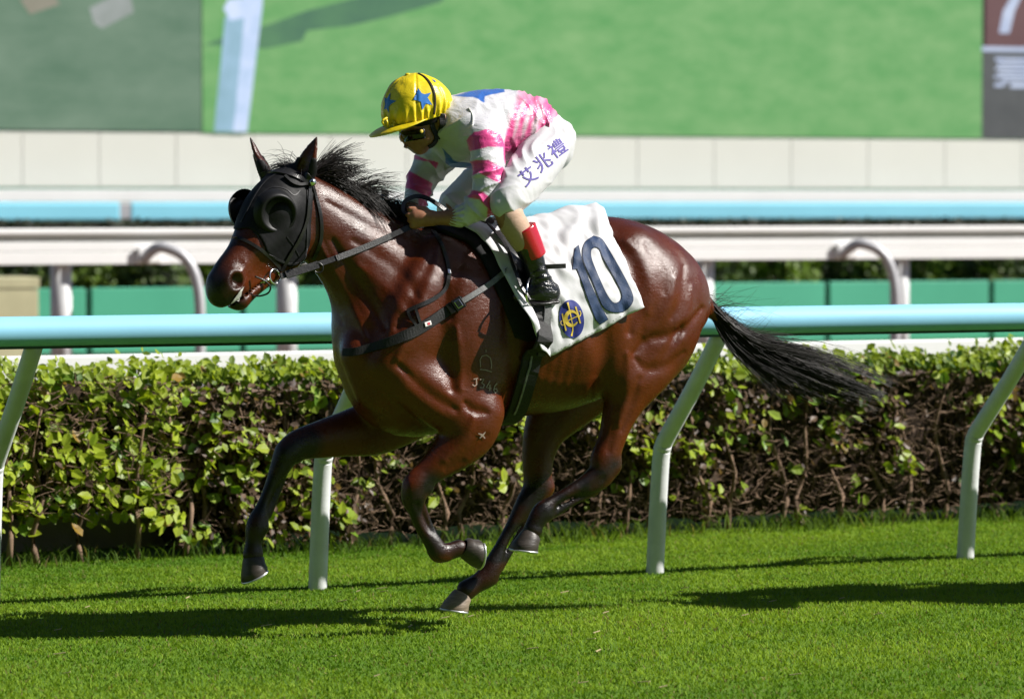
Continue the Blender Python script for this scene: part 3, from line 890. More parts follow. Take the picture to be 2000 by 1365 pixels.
    chain(f, [H(790, 800, -.165, 66, .08), H(735, 832, -.165, 56, .072), H(680, 846, -.165, 45, .062), H(625, 858, -.165, 36, .05), H(585, 868, -.165, 30, .042),
              H(562, 884, -.165, 26, .041), H(547, 912, -.165, 20, .033), H(529, 947, -.165, 12, .023), H(514, 984, -.165, 11.5, .022),
              H(505, 1015, -.165, 20, .03), H(500, 1034, -.165, 21.5, .032), H(495, 1058, -.165, 16.5, .025), H(494, 1082, -.165, 21, .03)], k=.025, sub=4)
    ball(f, HP(513, 1030, -.165), (.02, .02, .02), k=.02)
    # near hind: thigh, gaskin, hock, cannon, pastern
    chain(f, [H(1225, 500, .12, 62, .09), H(1262, 560, .145, 78, .105), H(1282, 632, .15, 80, .10), H(1262, 690, .155, 74, .09), H(1240, 735, .16, 62, .08),
              H(1222, 776, .16, 45, .068), H(1206, 820, .16, 33, .054), H(1194, 860, .16, 28, .046), H(1181, 896, .16, 30, .042), H(1176, 922, .16, 28, .04),
              H(1154, 942, .158, 23, .034), H(1115, 958, .155, 12.5, .024), H(1081, 979, .15, 12, .023), H(1063, 997, .148, 21, .031), H(1052, 1010, .147, 20, .03),
              H(1044, 1024, .146, 18, .027), H(1041, 1034, .146, 20, .03)], k=.03, sub=4)
    ball(f, HP(1200, 908, .16), (.028, .026, .034), k=.03)       # point of hock
    chain(f, [H(1196, 690, .17, 50, .07), H(1215, 730, .175, 44, .06)], k=.05)     # stifle
    chain(f, [H(1312, 560, .085, 44, .07), H(1336, 630, .10, 34, .075), H(1312, 694, .11, 34, .07), H(1270, 735, .13, 30, .06)], k=.035)   # hamstring
    # far hind
    chain(f, [H(1225, 500, -.12, 62, .09), H(1240, 570, -.145, 84, .105), H(1210, 660, -.155, 84, .10), H(1150, 735, -.16, 76, .09), H(1096, 790, -.165, 64, .078),
              H(1066, 836, -.165, 46, .06), H(1052, 884, -.165, 35, .048), H(1050, 928, -.165, 30, .042), H(1048, 956, -.165, 30, .04),
              H(1026, 988, -.165, 23, .034), H(1000, 1026, -.165, 12.5, .024), H(978, 1066, -.165, 12, .023), H(962, 1106, -.165, 21, .031), H(950, 1126, -.165, 22, .032),
              H(930, 1140, -.165, 19, .028), H(910, 1153, -.165, 21, .032)], k=.03, sub=4)
    ball(f, HP(1068, 952, -.165), (.028, .026, .03), k=.03)
    chain(f, [H(1312, 560, -.085, 44, .07), H(1330, 630, -.10, 34, .075), H(1290, 700, -.12, 34, .07), H(1200, 770, -.14, 30, .06)], k=.035)
    ball(f, HP(872, 1088, .154), (.018, .018, .014), k=.015)
    ball(f, HP(1072, 1008, .148), (.018, .018, .016), k=.015); ball(f, HP(962, 1134, -.165), (.02, .018, .016), k=.015)
    ball(f, HP(800, 950, .17), (.02, .03, .03), k=.02); ball(f, HP(552, 884, -.165), (.02, .03, .03), k=.02)      # knees
    ball(f, HP(836, 955, .17), (.018, .026, .02), k=.02); ball(f, HP(580, 892, -.165), (.018, .026, .02), k=.02)
    chain(f, [H(824, 986, .166, 8, .012), H(841, 1030, .16, 7, .011), H(863, 1070, .156, 8.5, .013)], k=.006)          # flexor tendons
    chain(f, [H(558, 914, -.165, 8, .012), H(545, 954, -.165, 7, .011), H(523, 1006, -.165, 8.5, .013)], k=.006)
    chain(f, [H(1162, 960, .157, 8.5, .012), H(1122, 979, .154, 7.5, .011), H(1082, 1003, .149, 8.5, .013)], k=.006)
    chain(f, [H(1041, 1004, -.165, 8.5, .012), H(1016, 1042, -.165, 7.5, .011), H(976, 1110, -.165, 8.5, .013)], k=.006)
    # dock
    chain(f, [H(1340, 562, 0, 22, .035), H(1366, 582, 0, 18, .03), H(1392, 610, 0, 14, .024), H(1420, 640, 0, 9, .016)], k=.03)
    # --- modelling of the surface: grooves
    def groove(pts, k=.03): chain(f, pts, k=k, mode='sub')
    groove([H(640, 470, .125, 5, .02), H(690, 560, .165, 6, .02), H(735, 650, .215, 6, .02)], .04)      # jugular groove
    groove([H(1166, 640, .315, 14, .02), H(1190, 700, .30, 14, .02), H(1180, 760, .27, 12, .02)], .05)  # flank fold
    groove([H(1330, 640, .235, 3, .012), H(1300, 700, .262, 3, .012), H(1262, 740, .262, 3, .012)], .03) # hamstring line
    groove([H(1235, 540, .285, 5, .012), H(1222, 600, .30, 5, .012)], .04)
    groove([H(905, 520, .275, 5, .012), H(868, 620, .285, 5, .012), H(880, 720, .285, 5, .012)], .035)  # behind shoulder blade
    groove([H(985, 700, .335, 6, .015), H(990, 790, .29, 6, .015)], .04)
    for q in range(6):                                                                                     # ribs
        x = 1030 + q * 22
        groove([H(x, 590, .322, 2, .01), H(x + 12, 690, .316, 2, .01)], .03)
    for (w, pts) in ((.245, ((905, 905), (860, 935))), ):
        groove([H(pts[0][0], pts[0][1], w, 3, .01), H(pts[1][0], pts[1][1], w - .02, 3, .01)], .02)
    groove([H(1180, 935, .205, 3, .01), H(1100, 985, .19, 3, .008)], .015)   # tendon lines
    groove([H(815, 985, .205, 3, .01), H(838, 1050, .195, 3, .008)], .015)
    groove([H(1205, 820, .225, 3, .01), H(1190, 880, .21, 3, .008)], .02)
    return f

HFIELD = horse_field()
HV, HQ = nets(HFIELD.D, HFIELD.lo, HFIELD.h)
HV = relax(HV, HQ, 1, .35)
_px = project_l(HV)
_soft = np.clip(np.minimum((_px[:, 0] - 640) / 40, (835 - _px[:, 1]) / 70), 0, 1)[:, None].astype(np.float32)   # trunk and neck: even out the stations
for _ in range(5): HV = HV + _soft * (relax(HV, HQ, 1, .5) - HV)
HN = vnormals(HV, HQ)
# muscle and vein lines read on the near side: lines in the picture, depth in metres, width in pixels
_px = project_l(HV); _dirs = HV - CAM_L; _dirs /= np.linalg.norm(_dirs, axis=1, keepdims=True)
_face = np.clip(-(HN * _dirs).sum(1) * 2.2, 0, 1) * (HV[:, 1] > -.02)
_disp = np.zeros(len(HV))
def line(pts, amp, wid, wlo=-1):
    P = crom(np.array(pts, float), 6) if len(pts) > 2 else np.array(pts, float)
    d = np.full(len(HV), 1e9)
    k = ((_px > P.min(0) - 3 * wid) & (_px < P.max(0) + 3 * wid)).all(1) & (HV[:, 1] > wlo)
    q = _px[k]; dk = np.full(len(q), 1e9)
    n = len(P); 
    for i in range(n - 1):
        a, b = P[i], P[i + 1]; e = b - a; t = np.clip(((q - a) @ e) / (e @ e + 1e-9), 0, 1)
        fade = 1 + 1.5 * (max(0, .25 - (i + .5) / n) + max(0, (i + .5) / n - .75)) * 4
        dk = np.minimum(dk, np.hypot(*(q - a - t[:, None] * e).T) * fade)
    _disp[k] += amp * .7 * np.exp(-(dk / (wid * 1.05)) ** 2)
line([(872, 560), (866, 620), (872, 690), (884, 760)], -.012, 16)            # front border of the triceps
line([(892, 640), (896, 700), (900, 760)], .008, 10)
line([(985, 600), (996, 680), (1004, 760), (992, 806)], -.012, 12)
line([(862, 470), (838, 545), (806, 630), (776, 700)], .009, 14)              # spine of the shoulder blade
line([(846, 500), (812, 570), (776, 640)], -.010, 13)
line([(905, 500), (886, 560), (880, 620)], -.008, 12)
line([(780, 715), (840, 770), (890, 800)], -.012, 12)                        # arm from chest
line([(908, 786), (922, 800), (950, 806)], -.012, 9)
line([(925, 815), (905, 862), (868, 898)], .006, 11); line([(950, 850), (915, 885), (870, 915)], -.006, 8)
line([(626, 478), (656, 540), (690, 606), (716, 660)], .010, 9)               # jugular ridge
line([(650, 470), (684, 530), (722, 590), (750, 640)], -.012, 12)
line([(612, 520), (640, 570), (668, 630)], -.006, 9)
line([(640, 395), (690, 424), (740, 452), (790, 480)], -.006, 9)               # under the crest
line([(690, 470), (740, 500), (790, 540), (815, 580)], -.007, 12)
line([(700, 520), (752, 560), (790, 610)], .006, 13)
line([(1372, 602), (1340, 640), (1305, 656), (1266, 662), (1240, 690)], -.012, 10)   # hamstring lines
line([(1318, 545), (1308, 590), (1284, 632), (1262, 656)], .009, 12)
line([(1352, 560), (1346, 610), (1324, 640)], .007, 9)
line([(1336, 520), (1330, 580), (1312, 620)], -.007, 9)
line([(1196, 470), (1222, 500), (1240, 545), (1242, 600), (1230, 650)], -.012, 15)   # before the thigh
line([(1222, 470), (1252, 505), (1268, 560), (1266, 610)], .007, 14)
line([(1262, 476), (1290, 520), (1298, 570)], -.006, 12)
line([(1240, 700), (1262, 720), (1300, 716), (1336, 690)], -.009, 10)
line([(1224, 690), (1226, 740), (1220, 790), (1208, 830)], .007, 10)
line([(1248, 740), (1232, 790), (1214, 840)], -.006, 8)
line([(1178, 610), (1186, 660), (1180, 720), (1160, 770)], -.016, 17)          # flank hollow
for q in range(5): line([(1056 + q * 20, 640), (1052 + q * 19, 700), (1040 + q * 18, 760)], -.0035, 7)
line([(1010, 700), (1060, 740), (1120, 750), (1170, 740)], .004, 10)           # belly vein
for q in range(9): line([(470 - q * 2.5, 520 + q * 6 - 20), (492 - q * 2.2, 516 + q * 6), (508 - q * 3, 524 + q * 6)], -.0022, 3.0)
line([(505, 470), (490, 500), (470, 530), (460, 548)], .004, 7); line([(520, 490), (505, 520), (480, 548)], -.004, 6)
line([(470, 500), (480, 515), (470, 530)], .003, 4)
HV = (HV + HN * (_disp * _face)[:, None]).astype(np.float32)
HV = relax(HV, HQ, 1, .3)
HN = vnormals(HV, HQ)
HBVH = bvh_of(HV, HQ)
HPX = project_l(HV)

def below(pts):
    pass

# coat: black points (legs, muzzle, mane line), bay body
def seg_param(P, a, b):
    d = np.asarray(b) - np.asarray(a); t = ((P - a) @ d) / (d @ d)
    return t, np.linalg.norm(P - (np.asarray(a) + np.clip(t, 0, 1)[:, None] * d), axis=1)

blk = np.zeros(len(HV))
def blacken(polyline, rad, soft=.03):
    global blk
    for i in range(len(polyline) - 1):
        _, d = seg_param(HV, polyline[i], polyline[i + 1])
        blk = np.maximum(blk, np.clip((rad - d) / soft, 0, 1))
nz = vnoise(HV, 14, 3) * .02 + vnoise(HV, 40, 5) * .008
blacken([HP(835, 935, .17), HP(806, 975, .17), HP(845, 1060, .16), HP(905, 1070, .15)], .075)
blacken([HP(600, 862, -.165), HP(555, 895, -.165), HP(505, 1020, -.165), HP(494, 1090, -.165)], .08)
blacken([HP(1190, 905, .16), HP(1150, 945, .158), HP(1060, 1000, .147), HP(1035, 1050, .147)], .07)
blacken([HP(1050, 945, -.165), HP(1005, 1030, -.165), HP(950, 1126, -.165), HP(890, 1170, -.165)], .075)
blacken([HP(425, 556, .095), HP(440, 592, .095)], .125, .075)
blacken([HP(452, 450, .06), HP(428, 500, .085), HP(412, 540, .1)], .06, .04)
blacken([HP(500, 572, .07), HP(468, 596, .083)], .045, .03)
blacken([HP(487, 262, -.1), HP(492, 278, -.1)], .02, .02); blacken([HP(620, 264, .095), HP(616, 280, .09)], .02, .02)
blk = np.clip(blk + nz * 5.0 * (blk > .02) * (blk < .98) - .25 * np.clip(vnoise(HV, 22, 8), 0, 1), 0, 1)
# slight dark countershading on the topline and sooty patches, a natural coat pattern
soot = .22 + np.clip((HV[:, 2] - 1.30) / .35, 0, 1) * .40 + .24 * vnoise(HV, 5, 1) + .16 * vnoise(HV, 15, 2)
soot = np.clip(soot, 0, 1)

m_coat = mat("bay_coat", (.1, .03, .012), .34, .42)
aB = N(m_coat, "ShaderNodeAttribute", attribute_name="black"); aS = N(m_coat, "ShaderNodeAttribute", attribute_name="soot")
vH = coords(m_coat, "Object")
hairn = noise(m_coat, 24, 6, .65, coords(m_coat, "Object", (9, 9, 2.5)))
base = mix(m_coat, aS.outputs["Fac"], (.118, .0215, .0026), (.030, .0048, .0010))
base = mix(m_coat, hairn.outputs[0], base, mix(m_coat, .5, base, (.040, .0074, .0014)))
base = mix(m_coat, aB.outputs["Fac"], base, (.0055, .0038, .003))
L(m_coat, base, BS(m_coat).inputs["Base Color"])
vein = N(m_coat, "ShaderNodeTexVoronoi"); vein.feature = 'DISTANCE_TO_EDGE'; vein.inputs["Scale"].default_value = 9.0
vd = noise(m_coat, 5, 3, .5, vH)
va = N(m_coat, "ShaderNodeVectorMath"); va.operation = 'MULTIPLY_ADD'
L(m_coat, vd.outputs["Color"], va.inputs[0]); va.inputs[1].default_value = (.25, .25, .25); L(m_coat, vH, va.inputs[2]); L(m_coat, va.outputs[0], vein.inputs["Vector"])
vr = ramp(m_coat, vein.outputs["Distance"], [(0.0, (1, 1, 1)), (0.05, (0, 0, 0))])
vmask = ramp(m_coat, noise(m_coat, 4, 2, .5, vH).outputs[0], [(0.56, (0, 0, 0)), (0.68, (1, 1, 1))])
vm = mix(m_coat, 1.0, vr.outputs[0], vmask.outputs[0], 'MULTIPLY')
b1 = bump(m_coat, vm, .10, .004)
b2 = bump(m_coat, noise(m_coat, 34, 8, .72, vH, .4).outputs[0], .34, .006, b1)
hfine = noise(m_coat, 24, 6, .75, coords(m_coat, "Object", (1.6, 5, 5)))
bump(m_coat, hfine.outputs[0], .40, .004, b2)
rg = N(m_coat, "ShaderNodeMapRange"); rg.inputs[1].default_value = .3; rg.inputs[2].default_value = .7; rg.inputs[3].default_value = .20; rg.inputs[4].default_value = .40
L(m_coat, noise(m_coat, 12, 5, .7, vH).outputs[0], rg.inputs[0]); L(m_coat, rg.outputs[0], BS(m_coat).inputs["Roughness"])
BS(m_coat).inputs["Coat Weight"].default_value = .0; BS(m_coat).inputs["Coat Roughness"].default_value = .3
BS(m_coat).inputs["Sheen Weight"].default_value = .0

horse = mesh_np("racehorse", HV, HQ, m_coat, attrs={"black": blk, "soot": soot}, hframe=True)
tag(horse, "dark bay racehorse galloping left along the rail, black hood on its head", "horse")
# ------------------------------------------------------------------ hooves with shoes
m_hoof = mottled("hoof_horn", (.045, .036, .030), .35, 26, .45, .4, bstr=.2, bscale=60, stretch=(1, 1, 4))
m_hoofp = mottled("pale_hoof_horn", (.20, .155, .115), .3, 26, .5, .4, bstr=.2, bscale=60, stretch=(1, 1, 4))
m_shoe = mottled("horseshoe_aluminium", (.62, .62, .63), .12, 40, .32, .6, .75)
def dirpx(dx, dy):                      # direction in the horse's plane from a picture direction
    v = np.array([-dx / math.cos(YAW), 0, -dy]); return v / np.linalg.norm(v)
def hoof(C, a, f, material, label):
    a = a / np.linalg.norm(a); f = f - a * np.dot(a, f); f /= np.linalg.norm(f); l = np.cross(a, f)
    rings = [(-.012, .034, .030, .000), (.0, .044, .039, .0), (.014, .047, .042, .006), (.042, .056, .049, .016), (.066, .062, .054, .022), (.070, .060, .052, .022)]
    n = 22; V = []
    for d, rf, rl, sh in rings:
        for k in range(n):
            t = 2 * math.pi * k / n
            c = math.cos(t); rr = rf if c > 0 else rf * .86
            dd = d - (.020 * (1 - c) / 2 if d < .06 and d >= 0 else 0) * .0
            V.append(C + a * (dd + (0.012 * (1 - c) if d <= .014 else 0)) + f * (rr * c + sh) + l * rl * math.sin(t))
    V.append(C + a * .060 + f * .022)
    Fq = [(i * n + k, i * n + (k + 1) % n, (i + 1) * n + (k + 1) % n, (i + 1) * n + k) for i in range(len(rings) - 1) for k in range(n)]
    e = (len(rings) - 1) * n
    Fq += [(e + k, e + (k + 1) % n, e + n) for k in range(n)]
    h = MB().add(V, Fq).build("hoof", material, horse, smooth=True); h["label"] = label
    arc = []
    for k in range(19):
        t = math.radians(-140 + 280 * k / 18); c = math.cos(t); rr = .055 if c > 0 else .048
        arc.append(C + a * .073 + f * (rr * c + .022) + l * .047 * math.sin(t))
    MB().tube(arc, .0095, 8, up=a, flat=.6).build("horseshoe", m_shoe, h, smooth=True)
hoof(HP(904, 1069, .15), dirpx(.97, .05), dirpx(.15, 1), m_hoof, "folded near fore hoof with bright shoe")
hoof(HP(493, 1086, -.165), dirpx(.42, .9), dirpx(-.8, .6), m_hoof, "black far fore hoof pointing down")
hoof(HP(1038, 1040, .146), dirpx(-.12, 1), dirpx(-1, .1), m_hoof, "dark near hind hoof under the belly")
hoof(HP(903, 1158, -.165), dirpx(-.15, 1), dirpx(-1, .12), m_hoofp, "pale brown far hind hoof about to land")

# ------------------------------------------------------------------ hair
def hair(name, P, r, material, parent, hf=False):
    """P (n,m,3) strand paths, r (n,m) radii -> one mesh of three-sided tapering strands"""
    n, m, _ = P.shape
    T = np.gradient(P, axis=1); T /= np.linalg.norm(T, axis=2, keepdims=True) + 1e-9
    ref = np.array([.2, .9, .35]); A = np.cross(T, ref); A /= np.linalg.norm(A, axis=2, keepdims=True) + 1e-9
    B = np.cross(T, A)
    V = np.zeros((n, m, 3, 3))
    for k in range(3):
        t = 2 * math.pi * k / 3
        V[:, :, k] = P + r[:, :, None] * (math.cos(t) * A + math.sin(t) * B)
    idx = np.arange(n * m * 3).reshape(n, m, 3)
    Q = []
    for k in range(3):
        k2 = (k + 1) % 3
        Q.append(np.stack([idx[:, :-1, k], idx[:, :-1, k2], idx[:, 1:, k2], idx[:, 1:, k]], -1).reshape(-1, 4))
    return mesh_np(name, V.reshape(-1, 3), np.concatenate(Q), material, parent, hframe=hf)

m_hair = mat("black_horsehair", (.011, .0095, .009), .5, .28)
hn = noise(m_hair, 40, 4, .6, coords(m_hair)); L(m_hair, ramp(m_hair, hn.outputs[0], [(.35, (.004, .0035, .0033)), (.7, (.016, .011, .009))]).outputs[0], BS(m_hair).inputs["Base Color"])

def strands(n, rootf, m=9):
    out = np.zeros((n, m, 3))
    for i in range(n): out[i] = rootf(i, m)
    return out
# mane: swept up and back by the wind
crest = crom([HP(598, 345, 0), HP(616, 352, 0), HP(660, 377, 0), HP(705, 404, 0), HP(740, 425, 0), HP(790, 446, 0), HP(835, 456, 0)], 12)
cl = len(crest)
MLOCK = [(random.random() ** .9, random.gauss(0, .16), random.gauss(0, .22), random.uniform(.8, 1.15), random.gauss(0, .07)) for _ in range(75)]
def mane_strand(i, m):
    lk = MLOCK[i % len(MLOCK)]; t = min(.999, max(0, lk[0] + random.gauss(0, .012)))
    k = min(int(t * (cl - 1)), cl - 2); p = crest[k] + (crest[k + 1] - crest[k]) * random.random()
    p = p + np.array([0, random.uniform(-.022, .016), random.uniform(-.02, .006)])
    tuft = math.sin(t * 23) * .4 + math.sin(t * 57 + 1) * .3
    ln = (.165 + .06 * random.random() + .035 * tuft) * (1.0 if t < .55 else 1.05 - .3 * (t - .55)) * lk[3] * random.choice((1, 1, 1, .8, 1.08))
    up = 1.0 - 1.0 * t + .22 * tuft + lk[1] + random.gauss(0, .07); back = .95 + .3 * t + random.gauss(0, .07)
    d = np.array([-back, -.12 + lk[2] + random.gauss(0, .09), up]); d /= np.linalg.norm(d)
    pts = [p]; sag = (.20 + lk[4] * 1.2 + random.gauss(0, .03)) * (1.4 if t > .5 else 1); curl = lk[4] + random.gauss(0, .03)
    for q in range(1, m):
        d = d + np.array([-.03, curl * .5, -sag + .05 * math.sin(q * .9 + i)]) * .75
        d /= np.linalg.norm(d); pts.append(pts[-1] + d * ln / (m - 1))
    return pts
P = strands(3600, mane_strand)
taper = np.linspace(1, .18, 9)[None, :] ** .8
o = hair("mane", P, .0015 * RNG.uniform(.7, 1.5, (len(P), 1)) * taper, m_hair, horse)
def fore_strand(i, m):
    p = HP(random.uniform(552, 590), random.uniform(322, 332), random.uniform(-.03, .04)); d = np.array([random.uniform(-.1, 1.0), random.gauss(-.2, .4), random.uniform(.35, .9)]); d /= np.linalg.norm(d)
    pts = [p]; ln = random.uniform(.07, .14)
    for q in range(1, m):
        d = d + np.array([.06, 0, -.26]); d /= np.linalg.norm(d); pts.append(pts[-1] + d * ln / (m - 1))
    return pts
P = strands(90, fore_strand); hair("forelock", P, .0012 * np.ones((90, 1)) * taper, m_hair, horse)
# tail
spine = crom([HP(1362, 568, 0), HP(1395, 606, 0), HP(1430, 645, 0), HP(1480, 680, .01), HP(1540, 705, .02), HP(1615, 730, .03), HP(1715, 765, .04)], 10)
sl_ = len(spine); sn = np.array([0.0, 0, 1.0])
LOCK = [(random.gauss(0, 1), random.gauss(0, .85), random.uniform(.62, 1.0), random.uniform(0, 6.28), random.uniform(0, .34) ** 1.0, random.random()) for _ in range(54)]
def tail_strand(i, m):
    lk = LOCK[i % len(LOCK)]; s0 = min(.34, max(0, lk[4] * .9 + random.gauss(0, .03))); stray = random.random()
    s1 = min(1.0, lk[2] + random.gauss(0, .05)); off0 = 0
    off = np.array([0, lk[0] + random.gauss(0, .20), lk[1] + random.gauss(0, .18)])
    spread = .035 if stray > .12 else .07
    lowt = lk[5] < .14
    ph = lk[3] + random.gauss(0, .15); pts = []
    for q in range(m):
        e = q / (m - 1); s = s0 + (s1 - s0) * e
        x = s * (sl_ - 1); k = min(int(x), sl_ - 2); c = spine[k] + (spine[k + 1] - spine[k]) * (x - k)
        wd = .020 + spread * min(1, s * 1.15) * (1 - .35 * max(0, s - .75) / .25)
        c = c + off * wd * (.35 + .65 * e) + np.array([0, .006 * math.cos(ph + e * 5), .013 * math.sin(ph + e * 6)])
        if lowt: c = c + np.array([.07 * e, 0, -.085 * e * e])
        pts.append(c)
    return pts
P = strands(3600, tail_strand, 10); taper = np.linspace(1, .15, 10)[None, :] ** .8
hair("tail", P, .0013 * RNG.uniform(.7, 1.5, (len(P), 1)) * taper, m_hair, horse)
def stray(i, m):
    p = spine[random.randint(3, 30)] + np.array([0, random.gauss(0, .02), random.gauss(0, .02)]); d = np.array([-1, random.gauss(0, .5), random.gauss(.0, .55)]); d /= np.linalg.norm(d); ln = random.uniform(.08, .3); pts = [p]
    cz = random.gauss(-.03, .1)
    for q in range(1, m): d = d + np.array([-.05, 0, cz]); d /= np.linalg.norm(d); pts.append(pts[-1] + d * ln / (m - 1))
    return pts
P = strands(150, stray, 10); hair("stray_tail_hair", P, .0008 * np.ones((150, 1)) * taper, m_hair, horse)
# ================================================================== what the horse wears
def cast(px, py, bvh=None, w=.2):
    """the point of a surface seen at a photo pixel (horse frame) and its normal"""
    hit = (bvh or HBVH).ray_cast(Vector(CAM_L), Vector(ray_l(px, py)))
    if hit[0] is None:
        return HP(px, py, w), np.array([0, 1.0, 0])
    n = np.array(hit[1]);
    if n @ ray_l(px, py) > 0: n = -n
    return np.array(hit[0]), n

def resample(P, n):
    P = np.asarray(P, float); d = np.concatenate([[0], np.cumsum(np.linalg.norm(np.diff(P, axis=0), axis=1))])
    return np.stack([np.interp(np.linspace(0, d[-1], n), d, P[:, k]) for k in range(P.shape[1])], 1)

def ribbon(P, Nn, width, thick):
    """closed strap of rectangular section following P with outward normals Nn"""
    P = np.asarray(P); T = np.gradient(P, axis=0); T /= np.linalg.norm(T, axis=1, keepdims=True) + 1e-9
    S = np.cross(T, Nn); S /= np.linalg.norm(S, axis=1, keepdims=True) + 1e-9
    w = np.broadcast_to(np.asarray(width, float), (len(P),))[:, None] / 2
    V = np.stack([P - S * w, P + S * w, P + S * w * .92 + Nn * thick, P - S * w * .92 + Nn * thick], 1).reshape(-1, 3)
    n = len(P); Fq = []
    for i in range(n - 1):
        for k in range(4): Fq.append((i * 4 + k, i * 4 + (k + 1) % 4, (i + 1) * 4 + (k + 1) % 4, (i + 1) * 4 + k))
    Fq += [(3, 2, 1, 0), tuple((n - 1) * 4 + k for k in range(4))]
    return V, Fq

def strap(name, px, width, thick, lift, material, parent, bvh=None, n=28, curve=True, smoothn=3):
    q = resample(crom(np.array(px, float), 6) if curve else np.array(px, float), n)
    PN = [cast(a, b, bvh) for a, b in q]
    P = np.array([p for p, _ in PN]); Nn = np.array([v for _, v in PN])
    for _ in range(smoothn):
        Nn[1:-1] = (Nn[:-2] + 2 * Nn[1:-1] + Nn[2:]) / 4; P[1:-1] = (P[:-2] + 2 * P[1:-1] + P[2:]) / 4
    Nn /= np.linalg.norm(Nn, axis=1, keepdims=True)
    V, Fq = ribbon(P + Nn * lift, Nn, width, thick)
    return MB().add(V, Fq).build(name, material, parent, smooth=False)

def htop(name, label, cat, group=None):
    o = empty(name, HO, HROT); return tag(o, label, cat, group)

import bmesh
def decal(name, polys, bvh, material, parent, lift=.002, cell=4.0, holes=None):
    """flat patches given as photo-pixel polygons, laid onto a surface"""
    bm = bmesh.new()
    for poly in polys:
        vs_ = [bm.verts.new((x, y, 0)) for x, y in poly]
        try: bm.faces.new(vs_)
        except ValueError: pass
    bmesh.ops.triangulate(bm, faces=bm.faces[:])
    for _ in range(6):
        long_ = [e for e in bm.edges if e.calc_length() > cell]
        if not long_: break
        bmesh.ops.subdivide_edges(bm, edges=long_, cuts=1, use_grid_fill=False)
        bmesh.ops.triangulate(bm, faces=[f for f in bm.faces if len(f.verts) > 3])
    for v in bm.verts:
        p, n = cast(v.co.x, v.co.y, bvh)
        v.co = Vector(p + n * lift * .5 - ray_l(v.co.x, v.co.y) * lift * .8)
    bmesh.ops.recalc_face_normals(bm, faces=bm.faces[:])
    me = bpy.data.meshes.new(name); bm.to_mesh(me); bm.free(); me.materials.append(material)
    me.polygons.foreach_set("use_smooth", np.ones(len(me.polygons), dtype=bool))
    o = bpy.data.objects.new(name, me)
    return link(o, parent)

def stroke(pts, w, closed=False):
    """thin polygon strips (quads) along a pixel polyline"""
    pts = np.array(pts, float); out = []
    T = np.gradient(pts, axis=0); T /= np.linalg.norm(T, axis=1, keepdims=True) + 1e-9
    Nn = np.stack([-T[:, 1], T[:, 0]], 1); w = np.broadcast_to(np.asarray(w, float), (len(pts),))[:, None] / 2
    A, B = pts + Nn * w, pts - Nn * w
    for i in range(len(pts) - 1): out.append([tuple(A[i]), tuple(A[i + 1]), tuple(B[i + 1]), tuple(B[i])])
    return out

m_leather = mottled("black_leather", (.012, .011, .011), .3, 30, .34, .5, bstr=.15, bscale=120)
m_web = mottled("black_webbing", (.010, .010, .0105), .25, 60, .6, .35, bstr=.3, bscale=200)
m_greyweb = mottled("grey_webbing", (.16, .16, .165), .25, 70, .6, .35, bstr=.3, bscale=200)
m_steel = mat("steel", (.72, .72, .73), .18, .5, 1.0)
m_hood = mottled("black_hood_cloth", (.006, .006, .0068), .2, 20, .6, .22, bstr=.12, bscale=90)
m_cup = mat("blinker_plastic", (.0045, .0045, .005), .5, .3)

# ---- blinker hood
def poly_sd(x, y, poly):
    """signed distance to a polygon (negative inside), arrays x, y"""
    P = np.array(poly, np.float32); d = np.full(x.shape, 1e9, np.float32); ins = np.zeros(x.shape, bool)
    for i in range(len(P)):
        a, b = P[i], P[(i + 1) % len(P)]; e = b - a
        t = np.clip(((x - a[0]) * e[0] + (y - a[1]) * e[1]) / (e @ e), 0, 1)
        d = np.minimum(d, np.hypot(x - a[0] - t * e[0], y - a[1] - t * e[1]))
        c = (a[1] > y) != (b[1] > y)
        with np.errstate(divide='ignore', invalid='ignore'):
            ins ^= c & (x < (b[0] - a[0]) * (y - a[1]) / (b[1] - a[1] + 1e-9) + a[0])
    return np.where(ins, -d, d)

lo = np.array([.72, -.26, 1.30]); hi = np.array([1.25, .30, 1.86])
S = HFIELD.sl(lo, hi)
sub = HFIELD.D[S].copy()
# work on a finer copy of the head
def finer(D):
    for ax in range(3):
        a = np.moveaxis(D, ax, 0); m_ = np.empty((a.shape[0] * 2 - 1,) + a.shape[1:], np.float32)
        m_[::2] = a; m_[1::2] = (a[1:] + a[:-1]) / 2; D = np.moveaxis(m_, 0, ax)
    return D
sub = finer(sub); hh = HFIELD.h / 2
org = np.array([HFIELD.ax[i][S[i].start] for i in range(3)])
ax = [org[i] + hh * np.arange(sub.shape[i]) for i in range(3)]
X, Y, Z = np.meshgrid(*ax, indexing='ij')
PT = np.stack([X.ravel(), Y.ravel(), Z.ravel()], 1)
c0 = HP(534, 430, .034); latc = (PT - c0) @ HEADLAT
mid = PT - latc[:, None] * HEADLAT
pxm = project_l(mid)
hood_poly = [(592, 352), (584, 400), (582, 440), (582, 480), (577, 512), (552, 522), (520, 512), (494, 492), (484, 462), (472, 446), (436, 452), (430, 440), (440, 405), (470, 365), (500, 330), (540, 300), (585, 310)]
reg = poly_sd(pxm[:, 0], pxm[:, 1], hood_poly).reshape(sub.shape) / 500.0
